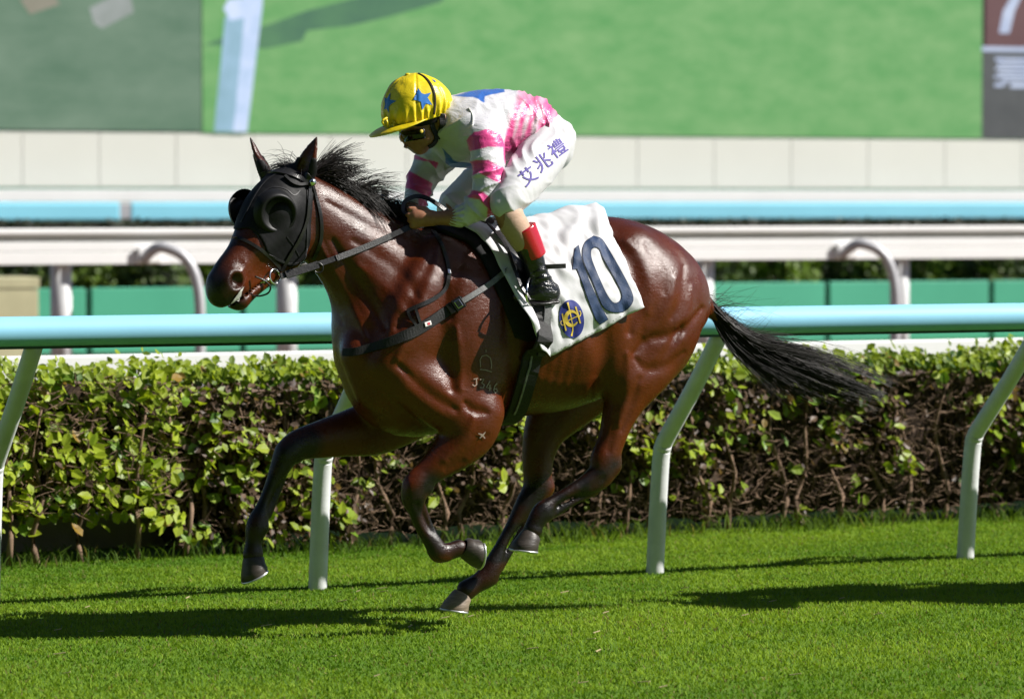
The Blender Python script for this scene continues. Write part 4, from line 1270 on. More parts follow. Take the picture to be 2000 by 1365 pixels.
# keep the ears free
earcut = np.full(sub.shape, 1.0, np.float32)
for tip, bse in ((HP(620, 264, .095), HP(594, 340, .062)), (HP(487, 266, -.10), HP(518, 336, -.077))):
    _, dd = seg_param(PT, bse, tip); earcut = np.minimum(earcut, dd.reshape(sub.shape).astype(np.float32) - .034)
HD_ = np.maximum(np.maximum(sub - .007, reg.astype(np.float32)), -earcut)
HDV, HDQ = nets(HD_, org, hh); HDV = relax(HDV, HDQ, 2, .4)
hoodroot = htop("blinker_hood", "black blinker hood with round eye cups on the horse's head", "hood")
mesh_np("cloth", HDV, HDQ, m_hood, hoodroot)
HDBVH = bvh_of(HDV, HDQ)
def cup(center, axis, fwd, label):
    axis = axis / np.linalg.norm(axis); x = fwd - axis * (fwd @ axis); x /= np.linalg.norm(x); y = np.cross(axis, x)
    prof = [(.094, -.012), (.088, .004), (.082, .014), (.076, .021), (.070, .023), (.064, .020), (.058, .010), (.048, .0), (.030, -.004), (.001, -.006)]
    n = 40; V = []
    for r, h in prof:
        for k in range(n):
            t = 2 * math.pi * k / n; lean = .5 * h * math.cos(t) * (1 if h > 0 else 0)
            V.append(center + axis * (h - lean * .9) + x * r * math.cos(t) * .92 + y * r * math.sin(t))
    Fq = [(i * n + k, i * n + (k + 1) % n, (i + 1) * n + (k + 1) % n, (i + 1) * n + k) for i in range(len(prof) - 1) for k in range(n)]
    o = MB().add(V, Fq).build("eye_cup", m_cup, hoodroot, smooth=True); o["label"] = label
hdir = HP(436, 562, .093) - HP(560, 390, .02); hdir /= np.linalg.norm(hdir)
cn, nn = cast(543, 416, HDBVH)
cup(cn - HEADLAT * .012, HEADLAT + hdir * .18, hdir, "round cup over the near eye")
mirror = cn - 2 * ((cn - HP(534, 430, .034)) @ HEADLAT) * HEADLAT
cup(mirror + HEADLAT * .012, -HEADLAT + hdir * .18, hdir, "cup over the far eye, sticking out past the face")

m_seam = mottled("hood_binding", (.016, .016, .018), .2, 40, .5, .35)
strap("seam", [(556, 332), (520, 352), (496, 385), (478, 420), (462, 450)], .006, .002, .0008, m_seam, hoodroot, HDBVH, n=24)
strap("seam", [(586, 372), (574, 384), (560, 370), (530, 366), (505, 384)], .004, .0015, .0008, m_seam, hoodroot, HDBVH, n=24)
strap("seam", [(560, 462), (574, 480), (584, 500)], .004, .0015, .0008, m_seam, hoodroot, HDBVH, n=14)
strap("binding", [(600, 372), (600, 410), (600, 450), (599, 485), (594, 508), (570, 516), (544, 508), (520, 492), (508, 470), (500, 455), (478, 449), (460, 450)], .008, .003, .0008, m_seam, hoodroot, HDBVH, n=60)
# ---- bridle
br = htop("bridle", "black leather bridle with steel bit over the hood", "bridle")
class Both:      # cast on the hood first, else on the horse
    def ray_cast(s, o, d):
        a = HDBVH.ray_cast(o, d); b = HBVH.ray_cast(o, d)
        if a[0] is None: return b
        if b[0] is None: return a
        return a if a[3] < b[3] else b
HB2 = Both()
strap("cheek_strap", [(604, 362), (602, 395), (598, 430), (586, 462), (566, 497), (548, 530)], .016, .005, .003, m_leather, br, HB2)
strap("throat_strap", [(609, 362), (617, 390), (625, 418), (628, 450), (624, 480), (612, 506)], .014, .005, .003, m_leather, br, HB2)
strap("brow_band", [(604, 356), (580, 346), (552, 338), (530, 337), (512, 341)], .018, .005, .003, m_leather, br, HB2)
strap("brow_fold", [(600, 358), (584, 362), (570, 358), (556, 346)], .012, .010, .002, m_hood, br, HB2)
strap("head_piece", [(606, 352), (602, 345), (598, 338)], .02, .005, .003, m_leather, br, HB2, n=8)
strap("noseband", [(548, 526), (524, 500), (500, 482), (474, 468), (452, 464)], .013, .004, .003, m_leather, br, HB2)
p, n_ = cast(607, 354, HB2)
def ring(name, c, axis, R, r, material, parent, squash=1.0, tilt=None):
    axis = axis / np.linalg.norm(axis); u = np.cross(axis, (0, 0, 1.0)); u /= np.linalg.norm(u); v = np.cross(axis, u)
    pts = [c + R * (math.cos(t) * u + squash * math.sin(t) * v) for t in np.linspace(0, 2 * math.pi, 25)[:-1]]
    return MB().tube(pts, r, 8, up=axis, closed=True).build(name, material, parent, smooth=True)
def blob(name, c, r, material, parent, sc=(1, 1, 1)):
    n, m_ = 14, 9; V = []; Fq = []
    for i in range(m_):
        ph = math.pi * i / (m_ - 1)
        for k in range(n):
            t = 2 * math.pi * k / n; V.append(np.asarray(c) + r * np.array([sc[0] * math.sin(ph) * math.cos(t), sc[1] * math.sin(ph) * math.sin(t), sc[2] * math.cos(ph)]))
    for i in range(m_ - 1):
        for k in range(n): Fq.append((i * n + k, i * n + (k + 1) % n, (i + 1) * n + (k + 1) % n, (i + 1) * n + k))
    return MB().add(V, Fq).build(name, material, parent, smooth=True)
blob("rosette", p + n_ * .012, .015, m_steel, br, (1, .7, 1))
bitp, bn = cast(533, 540, HBVH)
if bitp[1] > .4: bitp = HP(533, 540, .13)
bitc = bitp + HEADLAT * .012
ring("bit_ring", bitc, HEADLAT + np.array([-.25, 0, .1]), .029, .0042, m_steel, br, .95)
MB().tube([bitc + np.array([.02, 0, -.01]), bitc - HEADLAT * .02 + np.array([.06, 0, -.028])], .007, 8).build("bit_bar", m_steel, br, smooth=True)
lp = crom([HP(498, 540, .135), HP(516, 548, .14), HP(528, 560, .135), HP(524, 572, .125), HP(508, 578, .11), HP(488, 577, .10)], 6)
MB().tube(lp, .0034, 8).build("lip_strap", m_leather, br, smooth=True)
# ---- reins
rn = htop("reins", "black reins running from the bit to the rider's hands", "reins")
HANDW = .10
def rein(a, b, sagz, wd, name, lab=None):
    t = np.linspace(0, 1, 30)[:, None]; P = a + (b - a) * t; P[:, 2] -= (sagz * 4 * t * (1 - t))[:, 0]
    nn_ = np.tile(np.array([.1, .95, .28]), (30, 1))
    V, Fq = ribbon(P, nn_ / np.linalg.norm(nn_[0]), wd, .006); o = MB().add(V, Fq).build(name, m_leather, rn)
    if lab: o["label"] = lab
    return P
R0 = bitc + HEADLAT * .004 - np.array([.02, 0, 0]); R1 = HP(806, 441, HANDW)
Pn = rein(R0, R1, .012, .022, "rein")
i8 = 9
V, Fq = ribbon(Pn[1:i8] + np.array([0, .006, 0]), np.tile(np.array([.1, .95, .28]), (i8 - 1, 1)), .030, .007); MB().add(V, Fq).build("rein_stop", m_leather, rn)
ring("martingale_ring", Pn[8] + np.array([0, .01, -.012]), np.array([.2, 1, 0]), .018, .0035, m_leather, rn)
V, Fq = ribbon(Pn[12:25] + np.array([0, .0065, .0]), np.tile(np.array([.1, .95, .28]), (13, 1)), .024, .004); MB().add(V, Fq).build("rein_grip", mottled("rubber_grip", (.045, .045, .047), .3, 90, .55, .4, bstr=.5, bscale=220), rn)
fb = bitc - 2 * ((bitc - HP(500, 500, .055)) @ HEADLAT) * HEADLAT
rein(fb, HP(790, 425, -.06), .012, .022, "rein", "far rein, mostly behind the neck")
loop = crom([HP(812, 428, .07), HP(788, 416, .03), HP(788, 398, .01), HP(800, 388, .0), HP(818, 384, .0), HP(838, 390, .02), HP(858, 403, .04), HP(880, 420, .05)], 6)
Tn = np.tile(np.array([0, .9, .43]), (len(loop), 1)); V, Fq = ribbon(loop, Tn, .017, .007); MB().add(V, Fq).build("rein_loop", m_leather, rn)

# ---- sheets lying round the barrel, laid out as (u, angle from the spine)
ZC = 1.10
def cyl(u, th, extra=0.0, bvh=None):
    d = np.array([0, math.sin(th), math.cos(th)])
    hit = (bvh or HBVH).ray_cast(Vector(np.array([u, 0, ZC]) + d * .9), Vector(-d))
    if hit[0] is None: return np.array([u, 0, ZC]) + d * .3, d
    n = np.array(hit[1])
    if n @ d < 0: n = -n
    return np.array(hit[0]) + n * extra, n
def ut(px, py):
    p, _ = cast(px, py); return np.array([p[0], math.atan2(p[1], p[2] - ZC)])
def sheet(name, front, rear, bottom, nu, nv, lift, wob, material, parent, thick=.003, flare=None, far=True):
    """front, rear: px edges from the spine down; bottom: px front -> rear"""
    Fp = np.array([ut(*q) for q in front]); Rp = np.array([ut(*q) for q in rear]); Bp = np.array([ut(*q) for q in bottom])
    Fp = np.concatenate([[[Fp[0, 0] + .01, 0]], Fp]); Rp = np.concatenate([[[Rp[0, 0], 0]], Rp])
    Fp, Rp = resample(Fp, nv), resample(Rp, nv); Bp = resample(Bp, nu)
    Bp[0], Bp[-1] = Fp[-1], Rp[-1]
    Tp = np.linspace(0, 1, nu)[:, None] * (Rp[0] - Fp[0]) + Fp[0]
    G = np.zeros((nu, nv, 2))
    for i in range(nu):
        a = i / (nu - 1)
        for j in range(nv):
            b = j / (nv - 1)
            G[i, j] = (1 - a) * Fp[j] + a * Rp[j] + (1 - b) * Tp[i] + b * Bp[i] - ((1 - a) * (1 - b) * Fp[0] + a * (1 - b) * Rp[0] + (1 - a) * b * Fp[-1] + a * b * Rp[-1])
    G[:, :, 1] = np.maximum(G[:, :, 1], 0)
    cols = [(j, -1) for j in range(nv - 1, 0, -1)] + [(j, 1) for j in range(nv)] if far else [(j, 1) for j in range(nv)]
    V = []
    for i in range(nu):
        for j, s in cols:
            u, th = G[i, j]; e = lift + wob(i / (nu - 1), j / (nv - 1), s)
            p, n = cyl(u, s * th, 0); n = n * .5 + np.array([0, s * math.sin(th), math.cos(th)]) * .5; n /= np.linalg.norm(n)
            p = p + n * e
            if flare is not None: p = p + flare(i / (nu - 1), j / (nv - 1), s)
            V.append(p)
    nc = len(cols); V = np.array(V)
    W = V.reshape(nu, nc, 3)
    for _ in range(1): W[1:-1, 1:-1] = (W[:-2, 1:-1] + W[2:, 1:-1] + W[1:-1, :-2] + W[1:-1, 2:] + 4 * W[1:-1, 1:-1]) / 8
    Q = np.array([(i * nc + j, (i + 1) * nc + j, (i + 1) * nc + j + 1, i * nc + j + 1) for i in range(nu - 1) for j in range(nc - 1)])
    V = W.reshape(-1, 3)
    o = mesh_np(name, V, Q, material, parent)
    s_ = o.modifiers.new("thick", 'SOLIDIFY'); s_.thickness = thick; s_.offset = 1
    return o, bvh_of(V, Q)

m_cloth = mottled("white_cloth", (.58, .58, .60), .03, 12, .65, .3, bstr=.12, bscale=45)
m_padblk = mottled("black_pad_felt", (.010, .010, .011), .2, 30, .8, .25, bstr=.2, bscale=120)
padroot = htop("saddle_pad", "black foam pad under the white number cloth at the withers", "saddle pad")
sheet("pad", [(872, 462), (905, 470), (935, 500), (958, 545), (985, 610), (1005, 660)], [(1060, 440), (1062, 500), (1060, 560), (1058, 620), (1050, 660)], [(1005, 660), (1030, 668), (1050, 660)], 16, 20, .006,
      lambda a, b, s: .012 * (1 - b), m_padblk, padroot, .012)
ncroot = htop("number_cloth", "white saddlecloth with navy number 10 and round blue crest", "saddlecloth")
def wobc(a, b, s):
    q = np.array([[a * 3.1, b * 2.2, s * 1.0]])
    f1 = vnoise(q, 2.6, 61)[0] * .010; 
    aa, bb = a - .30, b - .30; R = math.hypot(aa * 1.6, bb); ph = math.atan2(bb, aa * 1.6)
    rd = 1 - abs(math.sin(ph * 5.5 + 1.5 * vnoise(q, 2.2, 63)[0]))
    rad = .030 * rd ** 2 * max(0, 1 - R * 1.5) * min(1, R * 6) if a > .25 else 0
    rad2 = .013 * (1 - abs(math.sin(16 * a + 5 * b + 2 * vnoise(q, 1.8, 64)[0]))) * max(0, 1 - abs(b - .25) * 3)
    rad3 = .006 * vnoise(q, 7, 65)[0]
    return .012 + f1 + rad + rad2 + rad3 + .03 * max(0, 1 - b * 2.5) * (1 if a > .3 else .2)
def flarec(a, b, s):
    k = max(0, 1 - (a / .14) ** 2) * min(1, max(0, (b - .35) / .4)) ** 1.2
    e = max(0, (a - .82) / .18) * max(0, (b - .7) / .3)
    return np.array([.0, s * (.075 * k + .03 * e), .015 * k])
NCO, NCB = sheet("cloth", [(896, 452), (930, 468), (960, 505), (982, 555), (1005, 615), (1036, 688)], [(1178, 428), (1188, 450), (1205, 490), (1225, 535), (1240, 575), (1247, 602)],
                 [(1036, 688), (1064, 697), (1110, 675), (1170, 645), (1247, 602)], 64, 46, .010, wobc, m_cloth, ncroot, .0012, flarec)
m_navy = mottled("navy_twill", (.014, .036, .095), .15, 60, .6, .35, bstr=.2, bscale=160)
m_navyd = mottled("navy_edge", (.010, .018, .05), .15, 60, .6, .3)
ONE = [(1129, 479), (1136, 510), (1149, 546), (1172, 598), (1187, 624), (1171, 633), (1164, 625), (1149, 586), (1134, 543), (1127, 525), (1119, 527), (1121, 503), (1124, 485)]
OUT = [(1159, 462), (1174, 467), (1187, 486), (1208, 522), (1225, 554), (1235, 577), (1234, 592), (1218, 608), (1195, 609), (1181, 602), (1172, 587), (1157, 549), (1141, 514), (1138, 493), (1143, 474)]
INN = [(1162, 482), (1171, 487), (1179, 506), (1200, 543), (1213, 569), (1214, 584), (1203, 593), (1193, 588), (1181, 569), (1164, 531), (1154, 504), (1154, 488)]
def closed(P, n): return resample(crom(np.array(list(P) + [P[0]], float), 4), n + 1)[:-1]
def ringpoly(O, I, n=60):
    O, I = closed(O, n), closed(I, n)
    # start both at their topmost point
    O = np.roll(O, -int(np.argmin(O[:, 1])), 0); I = np.roll(I, -int(np.argmin(I[:, 1])), 0)
    return [[tuple(O[i]), tuple(O[(i + 1) % n]), tuple(I[(i + 1) % n]), tuple(I[i])] for i in range(n)]
def grow(P, g):
    P = np.array(P, float); T = np.roll(P, -1, 0) - np.roll(P, 1, 0); T /= np.linalg.norm(T, axis=1, keepdims=True) + 1e-9
    Nn = np.stack([T[:, 1], -T[:, 0]], 1)
    return [tuple(q) for q in P + Nn * g]
decal("numeral_edge", [grow(ONE, 1.3)], NCB, m_navyd, ncroot, .0026)
decal("numeral", [ONE], NCB, m_navy, ncroot, .0036)
decal("numeral_edge", ringpoly(grow(OUT, 1.3), grow(INN, -1.3)), NCB, m_navyd, ncroot, .0026)
decal("numeral", ringpoly(OUT, INN), NCB, m_navy, ncroot, .0036)
EC = np.array([1116.3, 623.0])
def el(t, k=1.0): return (EC[0] + k * (24 * math.cos(t) * .985 + 5.5 * math.sin(t)), EC[1] + k * (-4 * math.cos(t) + 37 * math.sin(t)))
m_crest = mottled("crest_blue", (.020, .030, .20), .15, 50, .6, .35); m_gold = mottled("gold_thread", (.62, .46, .06), .2, 70, .5, .4)
crest_o = decal("crest", [[el(t) for t in np.linspace(0, 2 * math.pi, 41)[:-1]]], NCB, m_crest, ncroot, .0028)
def e6(x, y): return (1050 + x / 5.25, 440 + y / 5.25)
gold = []
arc = [e6(350 + 62 * math.cos(t), 955 + 72 * math.sin(t)) for t in np.linspace(math.radians(-28), math.radians(-332), 26)]
gold += stroke(arc, np.concatenate([np.linspace(2, 7, 8), np.full(10, 7.0), np.linspace(7, 2, 8)]))
gold += stroke([e6(305, 790), e6(320, 840), e6(330, 890), e6(345, 960), e6(360, 1030), e6(358, 1080), e6(345, 1135)], [3, 2.2, 2, 1.8, 2, 2.4, 3.4])
gold += stroke([e6(265, 1000), e6(345, 960), e6(425, 925)], 2.0)
gold += stroke([e6(252, 905), e6(268, 985), e6(290, 1080)], 2.8)
gold += stroke([e6(388, 835), e6(410, 910), e6(436, 1005)], 2.8)
gold += stroke([e6(250, 980), e6(238, 985), e6(236, 1005), e6(250, 1025), e6(266, 1020)], 1.6)
gold += stroke([e6(420, 885), e6(436, 880), e6(442, 905), e6(434, 930), e6(420, 938)], 1.6)
decal("crest_emblem", gold, NCB, m_gold, crest_o, .0042)
# stitched hem
hem = [e6(x, y) for x, y in ((200, 1275), (400, 1180), (600, 1080), (800, 960), (930, 885))]
hs = resample(np.array(hem), 46); dots = []
for k in range(0, 45, 2): dots += stroke([hs[k], hs[k] + (hs[k + 1] - hs[k]) * .7], 1.3)
decal("hem_stitch", dots, NCB, mottled("grey_thread", (.45, .45, .45), .1, 40, .8), ncroot, .003)

# ---- saddle
sd = htop("saddle", "small black racing saddle over the number cloth under the rider", "saddle")
f = Field((-.35, -.30, 1.40), (.35, .36, 1.75), .006)
chain(f, [H(935, 452, 0, 16, .06), H(950, 440, 0, 17, .05), H(975, 446, 0, 13, .08), H(1000, 450, 0, 10, .09)], k=.02, sub=4)
SV, SQ = nets(f.D, f.lo, f.h); mesh_np("seat", SV, SQ, m_leather, sd)
class Cl:
    def ray_cast(s, o, d):
        a = NCB.ray_cast(o, d); b = HBVH.ray_cast(o, d)
        if a[0] is None: return b
        if b[0] is None: return a
        return a if a[3] < b[3] else b
CLB = Cl()
decal("flap", [[(962, 455), (990, 480), (1006, 520), (1018, 560), (1036, 592), (1052, 592), (1046, 540), (1040, 500), (1020, 460), (1000, 445)]], CLB, m_leather, sd, .012, 8)
strap("flap_edge", [(950, 446), (975, 470), (992, 500), (1004, 535), (1016, 568), (1030, 592)], .012, .006, .016, m_leather, sd, CLB)
strap("stirrup_leather", [(1018, 470), (1030, 510), (1040, 550), (1046, 580)], .022, .005, .02, m_leather, sd, CLB)
# ---- girth
gi = htop("girth", "black girth strap round the belly behind the near foreleg", "girth")
def belt(name, px, ang_end, width, thick, lift, material, parent, bvh, both=False):
    g = np.array([ut(*q) for q in px]); g = np.concatenate([g, [[g[-1, 0], ang_end]]]); g = resample(crom(g, 4), 40)
    P = []; Nn = []
    for u, th in g:
        p, n = cyl(u, th, 0, bvh); P.append(p); Nn.append(n * .4 + np.array([0, math.sin(th), math.cos(th)]) * .6)
    P, Nn = np.array(P), np.array(Nn); Nn /= np.linalg.norm(Nn, axis=1, keepdims=True)
    for _ in range(2): P[1:-1] = (P[:-2] + 2 * P[1:-1] + P[2:]) / 4
    V, Fq = ribbon(P + Nn * lift, Nn, width, thick); return MB().add(V, Fq).build(name, material, parent)
belt("strap", [(1050, 600), (1046, 640), (1035, 700), (1020, 760), (1004, 805)], math.pi * 1.02, .085, .008, .012, m_web, gi, CLB)
strap("elastic", [(1062, 590), (1061, 614), (1057, 640)], .030, .006, .040, m_greyweb, gi, HBVH)
strap("buckle_guard", [(1056, 640), (1051, 664), (1046, 690)], .036, .006, .042, m_leather, gi, HBVH)
belt("piping", [(1034, 690), (1022, 740), (1006, 790)], 2.6, .008, .005, .022, m_greyweb, gi, CLB)
# ---- breastplate
bp = htop("breastplate", "black breastplate strap with buckle and white tag across the shoulder", "breastplate")
strap("chest_strap", [(905, 588), (880, 603), (850, 622), (822, 640), (790, 656), (750, 672), (715, 682), (690, 688), (672, 688)], np.concatenate([np.full(20, .042), np.linspace(.042, .030, 24)]), .006, .003, m_web, bp, n=44)
strap("webbing", [(990, 530), (960, 552), (930, 571), (900, 590)], .022, .005, .010, m_greyweb, bp, CLB)
strap("shoulder_strap", [(846, 452), (858, 470), (868, 498), (876, 530), (872, 560), (852, 580), (825, 594), (796, 608)], .016, .005, .003, m_leather, bp, n=40)
strap("loop", [(796, 608), (802, 622), (812, 636), (818, 646)], .011, .005, .004, m_leather, bp)
strap("loop", [(812, 604), (816, 620), (822, 640)], .012, .005, .004, m_leather, bp)
def plate_on(px, py, w, h, ang, name, material, parent, bvh=None, lift=.008, th=.004):
    c, n = cast(px, py, bvh); t = cast(px + 8 * math.cos(ang), py + 8 * math.sin(ang), bvh)[0] - c; t -= n * (t @ n); t /= np.linalg.norm(t); b = np.cross(n, t)
    return MB().obox(c + n * lift, t * w, b * h, n * th).build(name, material, parent, bevel=.002)
plate_on(895, 594, .020, .024, math.radians(-33), "buckle", m_leather, bp, None, .012, .005)
plate_on(895, 594, .012, .016, math.radians(-33), "buckle_tongue", m_steel, bp, None, .0155, .0025)
plate_on(880, 603, .010, .022, math.radians(-33), "keeper", m_leather, bp, None, .012, .005)
plate_on(833, 632, .0145, .0085, math.radians(-20), "tag", mottled("white_tag", (.8, .78, .78), .05, 30, .6), bp, None, .012, .0012)
plate_on(834, 632, .006, .005, math.radians(-20), "tag_mark", mottled("red_print", (.6, .06, .09), .05, 30, .6), bp, None, .0138, .0006)
plate_on(876, 533, .011, .006, math.radians(80), "ring_fitting", m_steel, bp, None, .010, .003)
# ---- freeze brand on the shoulder, star shaped scar on the forearm, glints of white on the chest
m_brand = mottled("grey_white_hair", (.32, .25, .21), .25, 60, .6, .3)
def e4(x, y): return (740 + x / 3.102, 380 + y / 3.102)
bs = []
bs += stroke([e4(615, 1045), e4(612, 1000), e4(625, 978), e4(650, 972), e4(675, 990), e4(682, 1030), e4(680, 1055)], 1.8)
bs += stroke([e4(612, 1058), e4(645, 1062), e4(682, 1074)], 1.8) + stroke([e4(648, 940), e4(648, 955)], 1.8)
J = [[(573, 1118), (600, 1112)], [(590, 1112), (592, 1150), (580, 1160), (566, 1150)], [(612, 1120), (636, 1118), (622, 1140), (638, 1152), (632, 1170), (610, 1168)],
     [(672, 1130), (650, 1168), (680, 1174)], [(672, 1150), (670, 1190)], [(715, 1142), (700, 1160), (694, 1185), (704, 1202), (716, 1192), (712, 1176), (698, 1178)]]
for q in J: bs += stroke([e4(*t) for t in q] if len(q) > 2 else [e4(*q[0]), e4(*q[1])], 2.2)
o = decal("brand", bs, HBVH, m_brand, horse, .003); o["kind"] = "stuff"
st = stroke([(934, 846), (942, 849), (947, 856)], [2.0, 4.0, 1.6]) + stroke([(937, 855), (942, 850), (948, 843)], [1.6, 3.4, 1.4])
decal("scar", st, HBVH, m_brand, horse, .003)

def e5(x, y): return (390 + x / 6.66, 430 + y / 6.66)
fo = [[e5(575, 858), e5(535, 900), e5(470, 990), e5(420, 1060), e5(405, 1085), e5(440, 1066), e5(470, 1040), e5(510, 1060), e5(530, 1010), e5(545, 930)]]
decal("foam", fo, HBVH, mottled("white_foam", (.55, .54, .52), .15, 60, .4, .5, bstr=.4, bscale=150), horse, .004)
# ================================================================== the rider
jk = htop("person", "jockey in pink and white silks, yellow starred cap and white breeches crouched over the horse", "person")
m_skin = mat("skin", (.42, .20, .125), .45, .4, Subsurface_Weight=.12, Subsurface_Scale=.02)
sn_ = noise(m_skin, 30, 5, .6, coords(m_skin)); L(m_skin, ramp(m_skin, sn_.outputs[0], [(.3, (.25, .105, .06)), (.7, (.38, .18, .11))]).outputs[0], BS(m_skin).inputs["Base Color"])
bump(m_skin, noise(m_skin, 140, 4, .6, coords(m_skin)).outputs[0], .15, .003)
JLO, JHI = (-.36, -.42, 1.18), (.72, .46, 2.22)
HH = .0055
def hand_fist(f, wrist, knuck, side, px0):
    """a fist closed on the reins: palm, four curled fingers, thumb on top"""
    ax_ = knuck - wrist; ln = np.linalg.norm(ax_); ax_ = ax_ / ln
    lat = np.array([0, side * 1.0, 0]); lat = lat - ax_ * (lat @ ax_); lat /= np.linalg.norm(lat); up = np.cross(ax_, lat) * side
    if up[2] < 0: up = -up
    chain(f, [(*wrist, .024, .030), (*(wrist + ax_ * ln * .5), .027, .036), (*knuck, .024, .036)], k=.012, lat=up)
    for q in range(4):                           # fingers stacked from top to bottom, curling inwards
        b = knuck + up * (.032 - .0215 * q) - ax_ * .004 * abs(q - 1)
        l1, l2, l3 = [(.034, .024, .018), (.037, .026, .019), (.034, .025, .018), (.028, .020, .015)][q]
        p1 = b + ax_ * l1 * .8 + lat * .004; p2 = p1 - lat * l2 * .95 - ax_ * .004 - up * .004; p3 = p2 - ax_ * l3 - lat * .004
        chain(f, [(*b, .0105, .0105), (*p1, .0098, .0098), (*p2, .0088, .0088), (*p3, .0078, .0078)], k=.004, sub=2)
    t0 = wrist + ax_ * ln * .35 + up * .030 - lat * .004; t1 = t0 + ax_ * .036 + up * .008 - lat * .008; t2 = t1 + ax_ * .028 - up * .008 - lat * .006
    chain(f, [(*t0, .013, .013), (*t1, .0105, .0105), (*t2, .0095, .0095)], k=.006, sub=2)

def jockey_body():
    f = Field(JLO, JHI, HH)
    # head: skull, face, jaw, nose, ears
    chain(f, [H(836, 212, 0, 42, .070), H(822, 236, 0, 42, .070), H(817, 263, 0, 27, .056), H(817, 281, 0, 18, .043)], k=.02, sub=3)
    ball(f, HP(822, 287, 0), (.026, .028, .022), k=.025)
    ball(f, HP(842, 272, .045), (.03, .02, .024), k=.03); ball(f, HP(842, 272, -.045), (.03, .02, .024), k=.03)
    chain(f, [H(797, 256, 0, 6, .009), H(789, 268, 0, 8, .012), H(794, 275, 0, 8, .015)], k=.010)
    chain(f, [H(797, 284, .0, 4, .024), H(803, 289, .0, 4, .022)], k=.008)
    chain(f, [H(796, 285, .03, 2, .004), H(792, 283, .0, 2.4, .004), H(796, 285, -.03, 2, .004)], k=.005, mode='sub'); chain(f, [H(794, 288, .022, 3, .006), H(791, 287, .0, 3.4, .006), H(794, 288, -.022, 3, .006)], k=.006)
    for s in (1, -1):
        c = HP(860, 231, s * .080); chain(f, [(*(c + np.array([0, 0, .024])), .016, .008), (*c, .02, .008), (*(c - np.array([.004, 0, .024])), .011, .008)], k=.006, lat=(0, 1, 0))
        ball(f, c + np.array([.004, s * .010, .004]), (.009, .008, .014), k=.004, mode='sub')
        ball(f, HP(806, 258, s * .034), (.016, .010, .014), k=.01, mode='sub'); ball(f, HP(808, 258, s * .032), (.012, .012, .012), k=.003)
    chain(f, [H(846, 240, 0, 32, .055), H(872, 236, 0, 32, .058), H(900, 236, 0, 36, .075)], k=.03)          # neck
    # trunk
    chain(f, [H(895, 250, 0, 54, .13), H(935, 252, 0, 66, .155), H(985, 243, 0, 56, .14), H(1026, 254, 0, 36, .10), H(1050, 272, 0, 28, .09)], k=.03)
    # near arm and hand
    chain(f, [H(945, 262, .165, 34, .05), H(952, 310, .205, 28, .045), H(952, 352, .225, 24, .04), H(948, 392, .225, 22, .036)], k=.02)
    chain(f, [H(950, 398, .225, 22, .036), H(925, 412, .205, 20, .036), H(890, 424, .175, 17, .032), H(862, 426, .15, 13.5, .026), H(842, 427, .135, 12.5, .024)], k=.012, sub=4)
    hand_fist(f, HP(842, 426, .132), HP(812, 425, .112), 1, 0)
    # far arm and hand
    chain(f, [H(868, 292, -.165, 34, .05), H(836, 330, -.20, 27, .045), H(820, 362, -.20, 24, .04), H(812, 392, -.17, 19, .032), H(806, 412, -.11, 13, .026)], k=.02)
    hand_fist(f, HP(808, 412, -.10), HP(790, 422, -.07), -1, 0)
    # legs
    for s, pts in ((1, [(1062, 290, .10, 32, .06), (1046, 318, .19, 34, .06), (1012, 362, .26, 34, .06), (986, 394, .285, 27, .05)]),
                   (-1, [(1026, 298, -.10, 32, .06), (985, 330, -.19, 34, .06), (925, 374, -.255, 34, .06), (885, 400, -.28, 27, .05)])):
        chain(f, [H(*q) for q in pts], k=.03, sub=3)
    chain(f, [H(984, 400, .287, 25, .045), H(998, 432, .30, 25, .048), H(1016, 462, .302, 23, .045), H(1036, 500, .30, 17, .034), H(1048, 540, .30, 16, .03), H(1056, 570, .30, 16, .03)], k=.012, sub=3)
    chain(f, [H(885, 405, -.28, 25, .045), H(910, 450, -.30, 24, .048), H(935, 500, -.30, 17, .034), H(950, 550, -.30, 16, .03)], k=.012, sub=3)
    return f
f = jockey_body(); JV, JQ = nets(f.D, f.lo, f.h); JV = relax(JV, JQ, 1, .3)
body = mesh_np("body", JV, JQ, m_skin, jk)

# stocking on the near calf
m_stock = mottled("beige_stocking", (.46, .31, .225), .06, 25, .7, .3, bstr=.2, bscale=60, stretch=(1, 1, 5))
f = Field((-.15, .18, 1.25), (.2, .42, 1.75), HH)
chain(f, [H(988, 408, .290, 26, .049), H(993, 420, .294, 27.5, .051), H(1003, 438, .30, 27.5, .053), H(1018, 464, .302, 25, .049), H(1026, 478, .302, 22, .045)], k=.01, sub=4)
V, Q = nets(f.D, f.lo, f.h); nrm = vnormals(V, Q); q = project_l(V)
cr = np.sin((q[:, 1] * .9 + q[:, 0] * .45) * .35 + 2 * vnoise(V, 12, 71)) * np.clip((432 - q[:, 1]) / 25, 0, 1)
mesh_np("stocking", V + nrm * (cr * .0022)[:, None], Q, m_stock, jk)

